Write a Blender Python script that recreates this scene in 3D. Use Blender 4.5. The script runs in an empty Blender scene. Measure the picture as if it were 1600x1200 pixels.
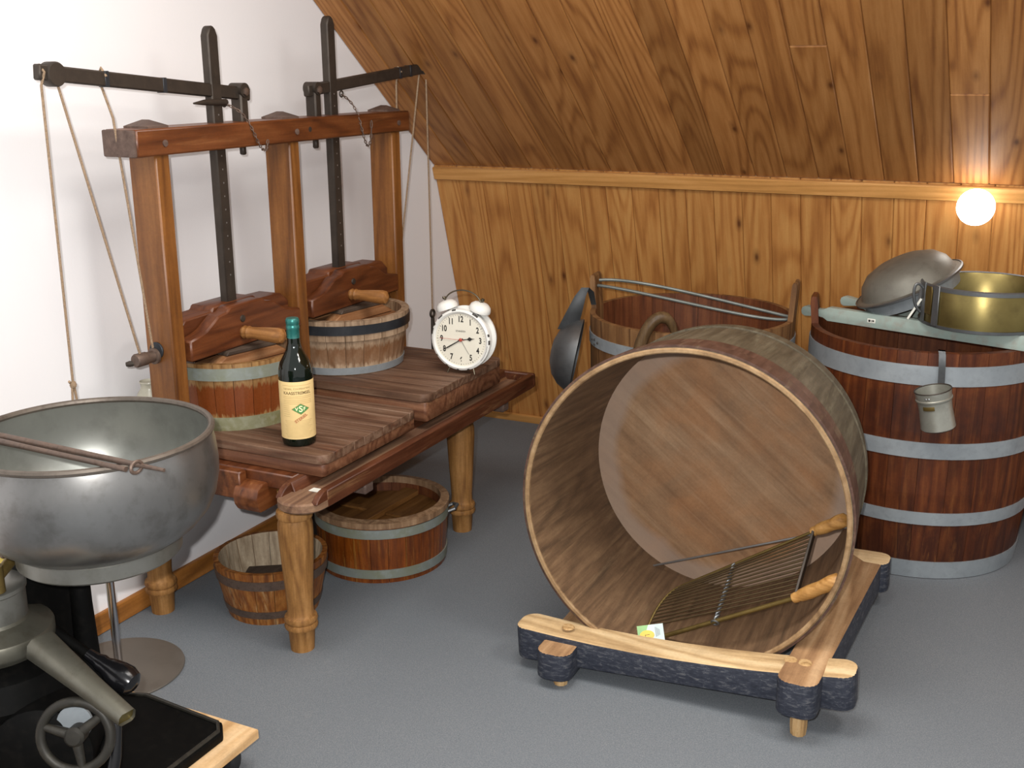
import bpy, bmesh, math, random
from mathutils import Vector, Matrix, Euler
random.seed(7)
S = bpy.context.scene
COL = S.collection
PI = math.pi
R = math.radians

# ------------------------------------------------------------------ camera
def cam_matrix(p, r, yw, loc):
    f = Vector((math.sin(yw)*math.cos(p), math.cos(yw)*math.cos(p), -math.sin(p)))
    rt = Vector((math.cos(yw), -math.sin(yw), 0)); dn = f.cross(rt)
    rt2 = math.cos(r)*rt + math.sin(r)*dn; dn2 = -math.sin(r)*rt + math.cos(r)*dn
    m = Matrix((rt2, -dn2, -f)).transposed().to_4x4(); m.translation = loc
    return m
cd = bpy.data.cameras.new('camera'); cam = bpy.data.objects.new('camera', cd); COL.objects.link(cam)
cd.sensor_fit = 'HORIZONTAL'; cd.sensor_width = 36; cd.lens = 36*1769.465/1600; cd.clip_start = .02
CAMM = cam_matrix(R(15.66837), R(.39537), R(-26.29754), Vector((0, 0, 1.35)))
cam.matrix_world = CAMM
S.camera = cam

# ------------------------------------------------------------------ world, lights, exposure
w = bpy.data.worlds.new('world'); S.world = w; w.use_nodes = True
w.node_tree.nodes['Background'].inputs[0].default_value = (1.0, .99, .985, 1)
w.node_tree.nodes['Background'].inputs[1].default_value = .56
def light(name, kind, loc, power, color, **k):
    l = bpy.data.lights.new(name, kind); l.energy = power; l.color = color
    for a, b in k.items(): setattr(l, a, b)
    o = bpy.data.objects.new(name, l); COL.objects.link(o); o.location = loc
    return o
# the camera's own flash, up and left of the lens
light('camera_flash', 'POINT', CAMM @ Vector((-.045, .05, .0)), 132, (1, .98, .96), shadow_soft_size=.012)
# the attic's two ceiling lamps, above the frame
light('attic_lamp', 'AREA', (.5, 1.8, 2.1), 14, (1, .96, .9), size=.5)
light('attic_lamp', 'AREA', (-.8, 1.6, 2.15), 22, (1, .96, .9), size=.9)
S.view_settings.view_transform = 'Standard'; S.view_settings.look = 'None'
S.view_settings.exposure = 0.36; S.view_settings.gamma = 1; S.view_settings.use_curve_mapping = False

# ------------------------------------------------------------------ materials
def lin(c):
    if isinstance(c, str):
        c = [int(c[i:i+2], 16)/255 for i in (0, 2, 4)]
    return tuple((v/12.92 if v <= .04045 else ((v+.055)/1.055)**2.4) for v in c) + (1,)
class NT:
    def __init__(s, name):
        s.m = bpy.data.materials.new(name); s.m.use_nodes = True; s.t = s.m.node_tree
        s.b = s.t.nodes['Principled BSDF']
    def n(s, kind, **k):
        nd = s.t.nodes.new(kind)
        for a, v in k.items():
            if a.startswith('i_'): nd.inputs[int(a[2:])].default_value = v
            else: setattr(nd, a, v)
        return nd
    def l(s, a, b): s.t.links.new(a, b)
    def ramp(s, fac, stops):
        nd = s.n('ShaderNodeValToRGB'); e = nd.color_ramp.elements
        while len(e) < len(stops): e.new(.5)
        for i, (p, c) in enumerate(stops):
            e[i].position = p; e[i].color = c if len(c) == 4 else lin(c)
        s.l(fac, nd.inputs[0]); return nd.outputs[0]
    def math(s, op, a, b=0.0, c=None):
        nd = s.n('ShaderNodeMath', operation=op)
        for i, v in enumerate((a, b, c)):
            if v is None: continue
            if isinstance(v, (int, float)): nd.inputs[i].default_value = v
            else: s.l(v, nd.inputs[i])
        return nd.outputs[0]
    def mix(s, fac, a, b, mode='MIX'):
        nd = s.n('ShaderNodeMix', data_type='RGBA', blend_type=mode)
        for i, v in ((0, fac), (6, a), (7, b)):
            if isinstance(v, (int, float)): nd.inputs[i].default_value = v
            elif isinstance(v, tuple): nd.inputs[i].default_value = v
            else: s.l(v, nd.inputs[i])
        return nd.outputs[2]
    def coords(s, scale=(1, 1, 1), rand=True):
        tc = s.n('ShaderNodeTexCoord'); oi = s.n('ShaderNodeObjectInfo')
        mp = s.n('ShaderNodeMapping'); mp.inputs['Scale'].default_value = scale
        if rand:
            mu = s.n('ShaderNodeVectorMath', operation='SCALE'); mu.inputs[0].default_value = (13.1, 7.7, 9.3)
            s.l(oi.outputs['Random'], mu.inputs['Scale'])
            ad = s.n('ShaderNodeVectorMath', operation='ADD'); s.l(tc.outputs['Object'], ad.inputs[0]); s.l(mu.outputs[0], ad.inputs[1])
            s.l(ad.outputs[0], mp.inputs[0])
        else: s.l(tc.outputs['Object'], mp.inputs[0])
        s.rnd = oi.outputs['Random']; s.obj = tc.outputs['Object']
        return mp.outputs[0]
    def noise(s, vec, scale, detail=4, rough=.55, dist=0.0):
        nd = s.n('ShaderNodeTexNoise'); nd.inputs['Scale'].default_value = scale; nd.inputs['Detail'].default_value = detail
        nd.inputs['Roughness'].default_value = rough; nd.inputs['Distortion'].default_value = dist
        s.l(vec, nd.inputs['Vector']); return nd.outputs['Fac']
    def bump(s, h, strength=.3, dist=.002):
        nd = s.n('ShaderNodeBump'); nd.inputs['Strength'].default_value = strength; nd.inputs['Distance'].default_value = dist
        s.l(h, nd.inputs['Height']); s.l(nd.outputs[0], s.b.inputs['Normal'])
    def base(s, c):
        if isinstance(c, tuple): s.b.inputs['Base Color'].default_value = c
        else: s.l(c, s.b.inputs['Base Color'])
    def val(s, **k):
        for a, v in k.items():
            nm = a.replace('_', ' ')
            if isinstance(v, (int, float, tuple)): s.b.inputs[nm].default_value = v
            else: s.l(v, s.b.inputs[nm])

def wood(name, light_c, mid_c, dark_c, axis='Z', freq=1.0, rings=.5, knots=0.0, rough=.55, var=.18, spec=.3, stain=None, stain_amt=.5, bump=.25, wear=None, wear_amt=.4, grime=.42, sat=1.03, ringf=90, band=None):
    """procedural timber: fibres along `axis`, contour rings, optional knots, stains and wear"""
    t = NT(name); a = {'X': 0, 'Y': 1, 'Z': 2}[axis]
    sc = [18*freq]*3; sc[a] = 1.1*freq
    v = t.coords(tuple(sc))
    fib = t.noise(v, 4, 6, .65, .3)
    sc2 = [4.2*freq]*3; sc2[a] = .42*freq
    mp = t.n('ShaderNodeMapping'); mp.inputs['Scale'].default_value = tuple(sc2)
    t.l(t.m.node_tree.nodes[[n.name for n in t.t.nodes if n.type == 'MAPPING'][0]].inputs[0].links[0].from_socket, mp.inputs[0])
    lo = t.noise(mp.outputs[0], 1.3, 2, .4, .2)
    ring = t.math('MULTIPLY_ADD', t.math('SINE', t.math('MULTIPLY', lo, ringf)), .5, .5)
    ring = t.math('POWER', ring, 2.2)
    tone = t.math('ADD', t.math('MULTIPLY', fib, 1-rings*.55), t.math('MULTIPLY', ring, rings*.5))
    col = t.ramp(tone, [(.27, light_c), (.48, mid_c), (.74, dark_c)])
    if knots:
        kv = t.n('ShaderNodeTexVoronoi'); kv.inputs['Scale'].default_value = 1.0
        sc3 = [11.5]*3; sc3[a] = 5.2
        m3 = t.n('ShaderNodeMapping'); m3.inputs['Scale'].default_value = tuple(sc3); t.l(mp.inputs[0].links[0].from_socket, m3.inputs[0]); t.l(m3.outputs[0], kv.inputs['Vector'])
        kf = t.ramp(kv.outputs['Distance'], [(.03, (1, 1, 1, 1)), (.10*knots+.02, (.35, .35, .35, 1)), (.20*knots+.03, (0, 0, 0, 1))])
        col = t.mix(t.math('MULTIPLY', kf, .85), col, lin('4a2410'))
    if stain:
        sn = t.noise(t.obj, 6, 4, .6, .4)
        sf = t.ramp(sn, [(.42, (0, 0, 0, 1)), (.62, (1, 1, 1, 1))])
        if band:   # paint or stain left in a belt of the staves, with ragged ends
            sx = t.n('ShaderNodeSeparateXYZ'); t.l(t.obj, sx.inputs[0])
            zz = t.math('ADD', sx.outputs[2], t.math('MULTIPLY_ADD', fib, .06, t.math('MULTIPLY_ADD', sn, .03, -.045)))
            lo_ = t.n('ShaderNodeMapRange'); lo_.inputs[1].default_value = band[0]-.004; lo_.inputs[2].default_value = band[0]+.004; t.l(zz, lo_.inputs[0])
            hi_ = t.n('ShaderNodeMapRange'); hi_.inputs[1].default_value = band[1]-.004; hi_.inputs[2].default_value = band[1]+.004; hi_.inputs[3].default_value = 1; hi_.inputs[4].default_value = 0; t.l(zz, hi_.inputs[0])
            bf = t.math('MULTIPLY', lo_.outputs[0], hi_.outputs[0])
            sf = t.math('MULTIPLY', bf, t.math('MULTIPLY_ADD', sf, 1-band[2], band[2]))
        col = t.mix(t.math('MULTIPLY', sf, stain_amt), col, lin(stain))
    if wear:
        wn = t.noise(v, 2.2, 8, .75, .6)
        wf = t.ramp(wn, [(.55, (0, 0, 0, 1)), (.66, (1, 1, 1, 1))])
        col = t.mix(t.math('MULTIPLY', wf, wear_amt), col, lin(wear))
    gm = t.noise(t.obj, 13, 8, .72, .5); g2 = t.noise(t.obj, 160, 3, .7)
    gf = t.math('ADD', t.math('MULTIPLY', gm, grime*1.6), t.math('MULTIPLY', g2, grime*.9))
    h = t.n('ShaderNodeHueSaturation'); t.l(col, h.inputs['Color']); h.inputs['Saturation'].default_value = sat
    t.l(t.math('ADD', t.math('MULTIPLY_ADD', t.rnd, 2*var, 1-var-grime*1.25), gf), h.inputs['Value'])
    t.base(h.outputs[0]); t.val(Roughness=rough); t.b.inputs['Specular IOR Level'].default_value = spec
    t.bump(fib, bump, .0015)
    return t.m
def metal(name, c1, c2, metallic=.85, rough=.4, scale=9, dirt=None, dirt_amt=.5, spec=.5, bump=.05):
    t = NT(name); v = t.coords((1, 1, 1))
    n1 = t.noise(v, scale, 6, .6, .3); n2 = t.noise(v, scale*4, 5, .6)
    col = t.ramp(n1, [(.3, c1), (.7, c2)])
    if dirt:
        df = t.ramp(n2, [(.5, (0, 0, 0, 1)), (.72, (1, 1, 1, 1))])
        col = t.mix(t.math('MULTIPLY', df, dirt_amt), col, lin(dirt))
    t.base(col); t.val(Metallic=metallic, Roughness=t.math('MULTIPLY_ADD', n1, .25, rough-.1))
    t.b.inputs['Specular IOR Level'].default_value = spec
    t.bump(n2, bump, .002); return t.m
def plain(name, c, rough=.5, metallic=0.0, var=.12, scale=20, spec=.5):
    t = NT(name); v = t.coords(); n1 = t.noise(v, scale, 4)
    a = lin(c); d = tuple(x*(1-var*1.5) for x in a[:3])+(1,); e = tuple(min(1, x*(1+var)) for x in a[:3])+(1,)
    t.base(t.ramp(n1, [(.3, d), (.7, e)])); t.val(Roughness=rough, Metallic=metallic); t.b.inputs['Specular IOR Level'].default_value = spec
    return t.m

MT = {}
MT['pine_wall'] = wood('pine_wall', 'b9874c', 'aa743d', '8a5629', 'Z', .8, .42, .8, .5, .06, bump=.12, grime=.14, sat=1.0, ringf=150)
MT['pine_ceiling'] = wood('pine_ceiling', 'ae7a46', '9c6837', '784925', 'Z', .8, .42, .75, .5, .17, bump=.12, grime=.14, sat=1.0, ringf=150)
MT['pine_trim'] = wood('pine_trim', 'c6945a', 'b78449', '996b36', 'X', .6, .25, .5, .5, .03, bump=.1, grime=.14, sat=1.0, ringf=150)
MT['pine_base'] = wood('pine_base', 'a8723f', '946131', '6e4624', 'Y', .6, .5, .0, .5, .05, wear='c79a66', wear_amt=.25)
MT['press_red'] = wood('press_red', '6f4327', '5d331b', '3f2011', 'Y', 1.0, .35, 0, .38, .06, .5, wear='9a6b45', wear_amt=.25)
MT['press_post'] = wood('press_post', '84572e', '704622', '523017', 'Z', .9, .35, 0, .42, .08, .5)
MT['press_dark'] = wood('press_dark', '673b22', '562e19', '3a1c0f', 'Y', 1.0, .35, 0, .4, .08, .5)
MT['end_grey'] = wood('end_grey', '6d5a50', '5b4a42', '42332d', 'Y', .8, .2, 0, .6, .05)
MT['leg_wood'] = wood('leg_wood', 'a67c4e', '8d653a', '644124', 'Z', 1.2, .3, 0, .6, .06, wear='5e3a22', wear_amt=.35)
MT['tray_plank'] = wood('tray_plank', '78604f', '614838', '412c21', 'X', 1.0, .4, 0, .6, .05, wear='5f2f1c', wear_amt=.35)
MT['tray_body'] = wood('tray_body', '79553f', '65422f', '46291c', 'X', 1.0, .4, 0, .5, .05, wear='a07a58', wear_amt=.35)
MT['gutter_red'] = wood('gutter_red', '5f3a28', '4b2a1b', '311911', 'Y', 1.0, .3, 0, .42, .05, wear='a37c57', wear_amt=.35)
MT['gutter_worn'] = wood('gutter_worn', '8a6d55', '6f5341', '4f392c', 'Y', 1.0, .4, 0, .65, .04)
MT['mould_red'] = wood('mould_red', '9c7d54', '856340', '624427', 'Z', 1.2, .3, 0, .27, .05, .5, stain='6d3418', stain_amt=.93, band=(.038, .112, .9))
MT['red_stave'] = wood('red_stave', '8a5430', '713d20', '4f2614', 'Z', 1.2, .3, 0, .4, .05)
MT['mould_raw'] = wood('mould_raw', 'ab947c', '927b64', '6b5541', 'Z', 1.3, .35, 0, .65, .08, stain='643c1c', stain_amt=.85, band=(.03, .082, .35))
MT['mould_edge'] = wood('mould_edge', 'a08468', '876a50', '5e4633', 'Z', 1.3, .3, 0, .7, .1)
MT['tub_pale'] = wood('tub_pale', 'b8a890', 'a2917a', '7f6d58', 'Z', 1.3, .3, 0, .7, .08)
MT['lid_wood'] = wood('lid_wood', '9a7453', '80583a', '573722', 'Y', 1.0, .4, 0, .6, .1)
MT['lid_dark'] = wood('lid_dark', '55483e', '463a31', '332822', 'Y', 1.0, .2, 0, .6, .05)
MT['handle_wood'] = wood('handle_wood', 'a4774a', '8b5f36', '654223', 'X', 1.4, .3, 0, .4, .05, .5)
MT['tub_brown'] = wood('tub_brown', '9c6a38', '7c4a22', '573016', 'Z', 1.3, .35, 0, .45, .14, .5, wear='c0a478', wear_amt=.45)
MT['tub_glossy'] = wood('tub_glossy', '84491f', '6a3616', '4a2410', 'Z', 1.2, .3, 0, .25, .05, .6, wear='b58a44', wear_amt=.3)
MT['lid_planks'] = wood('lid_planks', '7a5530', '664422', '4a2e16', 'Y', 1.0, .4, 0, .6, .08)
MT['vat_stave'] = wood('vat_stave', '7c634b', '68513d', '4b3b2d', 'Z', .9, .25, 0, .6, .035, wear='a58b6b', wear_amt=.25, bump=.15)
MT['vat_disc'] = wood('vat_disc', '9f8164', '8c6d51', '70543d', 'X', .55, .3, 0, .62, .03, stain='a06f48', stain_amt=.42, wear='b79b7d', wear_amt=.25, bump=.12)
MT['vat_hoop'] = wood('vat_hoop', '5f463b', '4f382e', '38261f', 'Z', .8, .2, 0, .55, .08, wear='857a60', wear_amt=.3)
MT['vat_outer'] = wood('vat_outer', '655d4d', '544c3d', '3c3529', 'Z', .8, .2, 0, .6, .05, wear='8a8670', wear_amt=.3)
MT['vat_rim'] = wood('vat_rim', 'a08666', '8c7152', '6b5239', 'Z', .5, .3, 0, .7, .05)
MT['barrel_red'] = wood('barrel_red', '693b20', '542a16', '35190e', 'Z', 1.0, .35, 0, .45, .12, .3, stain='2a1510', stain_amt=.65, wear='a0683a', wear_amt=.2)
MT['barrel_in'] = wood('barrel_in', '704429', '5e3520', '422415', 'Z', 1.0, .3, 0, .6, .1)
MT['tub3'] = wood('tub3', '80603f', '694a2e', '4b321f', 'Z', 1.0, .35, 0, .6, .12)
MT['bare_beam'] = wood('bare_beam', 'd2ba94', 'c0a47c', '977b57', 'X', .9, .5, 0, .7, .05)
MT['bare_beam_y'] = wood('bare_beam_y', 'b39472', '9c7b5a', '7a5b41', 'Y', .9, .45, 0, .7, .05)
def disc_border():
    m = MT['vat_disc']; t = m.node_tree; b = t.nodes['Principled BSDF']; src = b.inputs['Base Color'].links[0].from_socket
    tc = t.nodes.new('ShaderNodeTexCoord'); vm = t.nodes.new('ShaderNodeVectorMath'); vm.operation = 'LENGTH'; t.links.new(tc.outputs['Object'], vm.inputs[0])
    no = t.nodes.new('ShaderNodeTexNoise'); no.inputs['Scale'].default_value = 7; no.inputs['Detail'].default_value = 6; t.links.new(tc.outputs['Object'], no.inputs['Vector'])
    ad = t.nodes.new('ShaderNodeMath'); ad.operation = 'MULTIPLY_ADD'; ad.inputs[1].default_value = .06; t.links.new(no.outputs['Fac'], ad.inputs[0]); t.links.new(vm.outputs['Value'], ad.inputs[2])
    mr = t.nodes.new('ShaderNodeMapRange'); mr.inputs[1].default_value = .30; mr.inputs[2].default_value = .325; mr.inputs[4].default_value = .6; t.links.new(ad.outputs[0], mr.inputs[0])
    mx = t.nodes.new('ShaderNodeMix'); mx.data_type = 'RGBA'; mx.inputs[7].default_value = lin('9c8a7c'); t.links.new(mr.outputs[0], mx.inputs[0]); t.links.new(src, mx.inputs[6]); t.links.new(mx.outputs[2], b.inputs['Base Color'])
disc_border()
def navy():
    t = NT('navy_paint'); v = t.coords((1, 1, 3))
    n = t.noise(v, 42, 10, .8, .5)
    t.base(t.ramp(n, [(.38, '191d29'), (.52, '282c38'), (.62, '55565a'), (.78, '8f897e')])); t.val(Roughness=.6); t.bump(n, .3, .002); return t.m
MT['navy'] = navy()
MT['peg_wood'] = wood('peg_wood', 'c4a67c', 'ac8b60', '836645', 'Z', 2, .4, 0, .7, .05)
MT['galv'] = metal('galv', '888f94', '9aa1a5', .35, .5, 12, '6a6f70', .3)
MT['galv_green'] = metal('galv_green', '868d8b', '7b7e66', .3, .55, 10, '97a0a0', .5)
MT['lichen_green'] = metal('lichen_green', '8a8a70', '6e6a3e', .1, .6, 16, '9c9c88', .6)
MT['black_iron'] = metal('black_iron', '25282c', '32353a', .4, .42, 10, '4b4a48', .2)
MT['dark_iron'] = metal('dark_iron', '443c35', '342d27', .45, .5, 16, '4d4339', .35)
MT['rod_rust'] = metal('rod_rust', '5d4f47', '6d5a4e', .5, .5, 30, '3a2a22', .5)
MT['pewter'] = metal('pewter', '939290', '7b7a78', .85, .30, 6, '5a5650', .5, bump=.04)
MT['pewter_in'] = metal('pewter_in', 'a3a49f', '8c8e88', .8, .34, 5, '6d6e68', .35, bump=.03)
MT['pewter_rim'] = metal('pewter_rim', '5f574f', '6e655c', .6, .45, 20, '453a33', .5)
MT['tin'] = metal('tin', '91908a', '7a7972', .75, .36, 7, '5d5a4e', .45)
MT['tin_dark'] = metal('tin_dark', '6f6d62', '5a584e', .65, .45, 9, '4d483c', .5)
MT['tin_bright'] = metal('tin_bright', 'a9a99f', '929288', .6, .38, 9, '83837a', .4)
MT['wire_brown'] = metal('wire_brown', '5c4b32', '493b27', .55, .42, 20, '362b1c', .4)
MT['scoop_dark'] = metal('scoop_dark', '5f6163', '4c4e50', .7, .4, 8, '3b3c3c', .4)
MT['wheel_iron'] = metal('wheel_iron', '24221d', '2f2c26', .3, .5, 16, '4a463b', .3)
MT['brass'] = metal('brass', '8a7c4c', '71633a', .85, .3, 6, '54492c', .4)
MT['brass_old'] = metal('brass_old', '7a673a', '66542c', .7, .45, 14, '473a20', .4)
MT['steel'] = metal('steel', 'a8aaac', '939698', .8, .35, 12)
MT['dull_steel'] = metal('dull_steel', '77797a', '65686a', .75, .42, 8, '4e4f4f', .4)
MT['dish_grey'] = metal('dish_grey', '75736a', '65635b', .4, .5, 9, '565049', .5)
MT['wire_galv'] = metal('wire_galv', '777c78', '676c68', .5, .5, 20)
MT['chrome'] = metal('chrome', 'd0d0d4', 'c4c4ca', 1.0, .14, 3, bump=0)
MT['black_cast'] = metal('black_cast', '070707', '0b0b0a', 0, .6, 14, '1d1a17', .3, .08)
MT['black_gloss'] = plain('black_gloss', '121214', .2, 0, .2)
MT['plate_brown'] = metal('plate_brown', '6e675f', '7a736b', .5, .45, 4, '5f564d', .4)
MT['rope'] = plain('rope', '917a62', .9, 0, .25, 300)
MT['white_enamel'] = metal('white_enamel', 'e6e5e0', 'dcdcd6', 0, .3, 9, 'cfd0cc', .3, .5, .0)
MT['clock_face'] = plain('clock_face', 'ded9c9', .5, 0, .03)
MT['ink'] = plain('ink', '24211e', .6)
MT['chip'] = plain('chip', '3e3a36', .7)
MT['red_hand'] = plain('red_hand', 'b04a3c', .5)
MT['clock_wire'] = metal('clock_wire', '6e6656', '5b5446', .8, .35, 20)
def glass_dark():
    t = NT('bottle_glass'); t.base(lin('07100a')); t.val(Roughness=.06); t.b.inputs['Specular IOR Level'].default_value = .6
    t.b.inputs['Coat Weight'].default_value = .0; t.b.inputs['Coat Roughness'].default_value = .03; return t.m
MT['bottle_glass'] = glass_dark()
MT['bottle_neck'] = plain('bottle_neck', '16261a', .07, 0, .1, spec=.6)
MT['capsule'] = metal('capsule', '2f7a74', '286660', .5, .32, 20, '8fb0ac', .2)
MT['paper'] = plain('paper', 'dcbf85', .7, 0, .06, 30)
MT['print_grey'] = plain('print_grey', '96804f', .8)
MT['print_dark'] = plain('print_dark', '6f5c38', .8)
MT['print_fine'] = plain('print_fine', 'c2a56e', .8)
MT['print_green'] = plain('print_green', '4d8a4a', .7)
MT['print_pale'] = plain('print_pale', 'dfe0b0', .7)
MT['print_red'] = plain('print_red', 'b3704a', .8)
MT['card_white'] = plain('card_white', 'b9cbc8', .35)
MT['card_green'] = plain('card_green', '7fae66', .35)
MT['card_yellow'] = plain('card_yellow', 'ddb52c', .4)
MT['card_grey'] = plain('card_grey', '82898f', .5)
MT['mint'] = metal('mint', '9aa8a0', '8d9c95', 0, .5, 8, '8d6f5f', .35, .4)
MT['mint_back'] = metal('mint_back', '7f918a', '6f807a', 0, .6, 8, '5c5048', .4, .4)
MT['white_strip'] = plain('white_strip', 'dcdcd2', .4)
MT['ceramic'] = plain('ceramic', 'b9b5a3', .3)
MT['yellow'] = plain('yellow', 'c9b560', .5)
MT['ply'] = wood('ply', 'd8ba92', 'c8a478', 'ac865a', 'Y', .8, .4, 0, .6, .03)
MT['rubber'] = plain('rubber', '17171a', .4)
MT['horn'] = wood('horn', '655138', '54412b', '3b2c1c', 'Z', 1, .2, 0, .45, .03)
MT['cutter_handle'] = wood('cutter_handle', 'b68c56', 'a07542', '7d572c', 'X', 1.5, .3, 0, .42, .05, .5)
def floor_mat():
    t = NT('floor_lino'); v = t.coords((1, 1, 1), False)
    n1 = t.noise(v, 420, 3, .7); n2 = t.noise(v, 1.6, 4, .6); n3 = t.noise(v, 9, 6, .7, .8)
    c = t.ramp(n1, [(.3, '5a6065'), (.5, '6c7176'), (.72, '808487')])
    c = t.mix(t.math('MULTIPLY', t.ramp(n2, [(.4, (0, 0, 0, 1)), (.7, (1, 1, 1, 1))]), .25), c, lin('5a626a'))
    c = t.mix(t.math('MULTIPLY', t.ramp(n3, [(.66, (0, 0, 0, 1)), (.76, (1, 1, 1, 1))]), .22), c, lin('94938f'))
    t.base(c); t.val(Roughness=.75); t.b.inputs['Specular IOR Level'].default_value = .25; t.bump(n1, .15, .001); return t.m
MT['floor'] = floor_mat()
def plaster():
    t = NT('white_plaster'); v = t.coords((1, 1, 1), False); n = t.noise(v, 140, 4, .6); n2 = t.noise(v, 1.2, 3)
    t.base(t.ramp(n2, [(.3, 'e6e5e7'), (.7, 'ebeaeb')])); t.val(Roughness=.85); t.b.inputs['Specular IOR Level'].default_value = .2; t.bump(n, .12, .002); return t.m
MT['plaster'] = plaster()
def lampmat():
    t = NT('lamp_glow'); t.base((1, 1, 1, 1)); t.b.inputs['Emission Color'].default_value = (1, .97, .93, 1); t.b.inputs['Emission Strength'].default_value = 7; return t.m
MT['lamp'] = lampmat()
MT['lamp_base'] = plain('lamp_base', 'd8d4c8', .4)

# ------------------------------------------------------------------ mesh helpers
def V(*a): return Vector(a)
class B:
    """collects shapes in one bmesh"""
    def __init__(s): s.bm = bmesh.new(); s.mi = 0
    def _tag(s, n0):
        s.bm.faces.ensure_lookup_table()
        for f in s.bm.faces[n0:]: f.material_index = s.mi
    def box(s, x0, x1, y0, y1, z0, z1, bev=0.0, seg=1, m=None):
        n0 = len(s.bm.faces); t = bmesh.new()
        bmesh.ops.create_cube(t, size=1)
        bmesh.ops.transform(t, verts=t.verts, matrix=Matrix.Translation(((x0+x1)/2, (y0+y1)/2, (z0+z1)/2)) @ Matrix.Diagonal((x1-x0, y1-y0, z1-z0, 1)))
        if bev: bmesh.ops.bevel(t, geom=list(t.edges), offset=bev, segments=seg, affect='EDGES', profile=.6)
        return s.add(t, m)
    def add(s, t, m=None):
        if m is not None: bmesh.ops.transform(t, verts=t.verts, matrix=m)
        mp = {}
        for v in t.verts: mp[v] = s.bm.verts.new(v.co)
        for f in t.faces:
            try:
                g = s.bm.faces.new([mp[v] for v in f.verts]); g.material_index = s.mi
            except ValueError: pass
        t.free(); return s
    def lathe(s, prof, n=32, m=None, close=False, a0=0, a1=2*PI):
        """profile of (r, z) revolved about Z; close joins last to first"""
        t = bmesh.new(); full = abs(a1-a0-2*PI) < 1e-6; k = n if full else n+1
        rows = []
        for r, z in prof:
            if r < 1e-6: rows.append([t.verts.new((0, 0, z))]*k)
            else: rows.append([t.verts.new((r*math.cos(a0+(a1-a0)*i/n), r*math.sin(a0+(a1-a0)*i/n), z)) for i in range(k)])
        pairs = list(zip(rows[:-1], rows[1:])) + ([(rows[-1], rows[0])] if close else [])
        for ra, rb in pairs:
            for i in range(n):
                j = (i+1) % k
                q = []
                for v in (ra[i], ra[j], rb[j], rb[i]):
                    if v not in q: q.append(v)
                if len(q) > 2:
                    try: t.faces.new(q)
                    except ValueError: pass
        bmesh.ops.recalc_face_normals(t, faces=t.faces)
        return s.add(t, m)
    def tube(s, pts, r, n=8, closed=False, cap=True):
        t = bmesh.new(); pts = [Vector(p) for p in pts]; N = len(pts)
        rr = r if isinstance(r, (list, tuple)) else [r]*N
        tang = []
        for i in range(N):
            if closed: d = pts[(i+1) % N]-pts[i-1]
            else: d = pts[min(i+1, N-1)]-pts[max(i-1, 0)]
            tang.append(d.normalized())
        u = tang[0].orthogonal().normalized(); rings = []
        for i in range(N):
            u = (u-tang[i]*u.dot(tang[i])).normalized(); v = tang[i].cross(u)
            rings.append([t.verts.new(pts[i]+rr[i]*(u*math.cos(2*PI*k/n)+v*math.sin(2*PI*k/n))) for k in range(n)])
        for i in range(N if closed else N-1):
            a, b = rings[i], rings[(i+1) % N]
            for k in range(n):
                try: t.faces.new((a[k], a[(k+1) % n], b[(k+1) % n], b[k]))
                except ValueError: pass
        if cap and not closed:
            t.faces.new(list(reversed(rings[0]))); t.faces.new(rings[-1])
        bmesh.ops.recalc_face_normals(t, faces=t.faces)
        return s.add(t)
    def prism(s, outline, d0, d1, axis='Z', bev=0.0, m=None, seg=1):
        """2-D outline extruded along an axis: Z -> (x,y), X -> (y,z), Y -> (x,z)"""
        t = bmesh.new()
        def pt(p, d): return {'Z': (p[0], p[1], d), 'X': (d, p[0], p[1]), 'Y': (p[0], d, p[1])}[axis]
        a = [t.verts.new(pt(p, d0)) for p in outline]; b = [t.verts.new(pt(p, d1)) for p in outline]
        n = len(a); t.faces.new(a); t.faces.new(list(reversed(b)))
        for i in range(n): t.faces.new((a[i], b[i], b[(i+1) % n], a[(i+1) % n]))
        bmesh.ops.recalc_face_normals(t, faces=t.faces)
        if bev: bmesh.ops.bevel(t, geom=list(t.edges), offset=bev, segments=seg, affect='EDGES', profile=.6)
        return s.add(t, m)
    def xf(s, m): bmesh.ops.transform(s.bm, verts=s.bm.verts, matrix=m); return s
    def mesh(s, name, mats, smooth=R(38)):
        me = bpy.data.meshes.new(name); s.bm.to_mesh(me); s.bm.free()
        for m in (mats if isinstance(mats, (list, tuple)) else [mats]): me.materials.append(MT[m] if isinstance(m, str) else m)
        me.polygons.foreach_set('use_smooth', [True]*len(me.polygons)); me.set_sharp_from_angle(angle=smooth); me.update()
        return me
WM = {}
def link(o, parent, mw):
    COL.objects.link(o)
    if parent is not None:
        o.parent = parent; o.matrix_basis = WM[parent].inverted() @ mw
    else: o.matrix_basis = mw
    WM[o] = mw; return o
def tag(o, label=None, cat=None, group=None, kind=None):
    for k, v in (('label', label), ('category', cat), ('group', group), ('kind', kind)):
        if v: o[k] = v
    return o
def thing(name, label, cat, loc=(0, 0, 0), rot=None, group=None):
    o = bpy.data.objects.new(name, None); o.empty_display_size = .05
    m = Matrix.Translation(Vector(loc)) @ (rot.to_4x4() if rot is not None else Matrix())
    return tag(link(o, None, m), label, cat, group)
def part(name, b, mats, parent=None, label=None, local=False, smooth=R(38)):
    """b in world coordinates (or in the parent's when local): its origin goes to its own middle"""
    me = b.mesh(name, mats, smooth)
    co = [v.co for v in me.vertices]
    c = Vector([(min(v[i] for v in co)+max(v[i] for v in co))/2 for i in range(3)])
    me.transform(Matrix.Translation(-c))
    mw = Matrix.Translation(c)
    if local: mw = WM[parent] @ mw
    o = link(bpy.data.objects.new(name, me), parent, mw)
    return tag(o, label)
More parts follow.
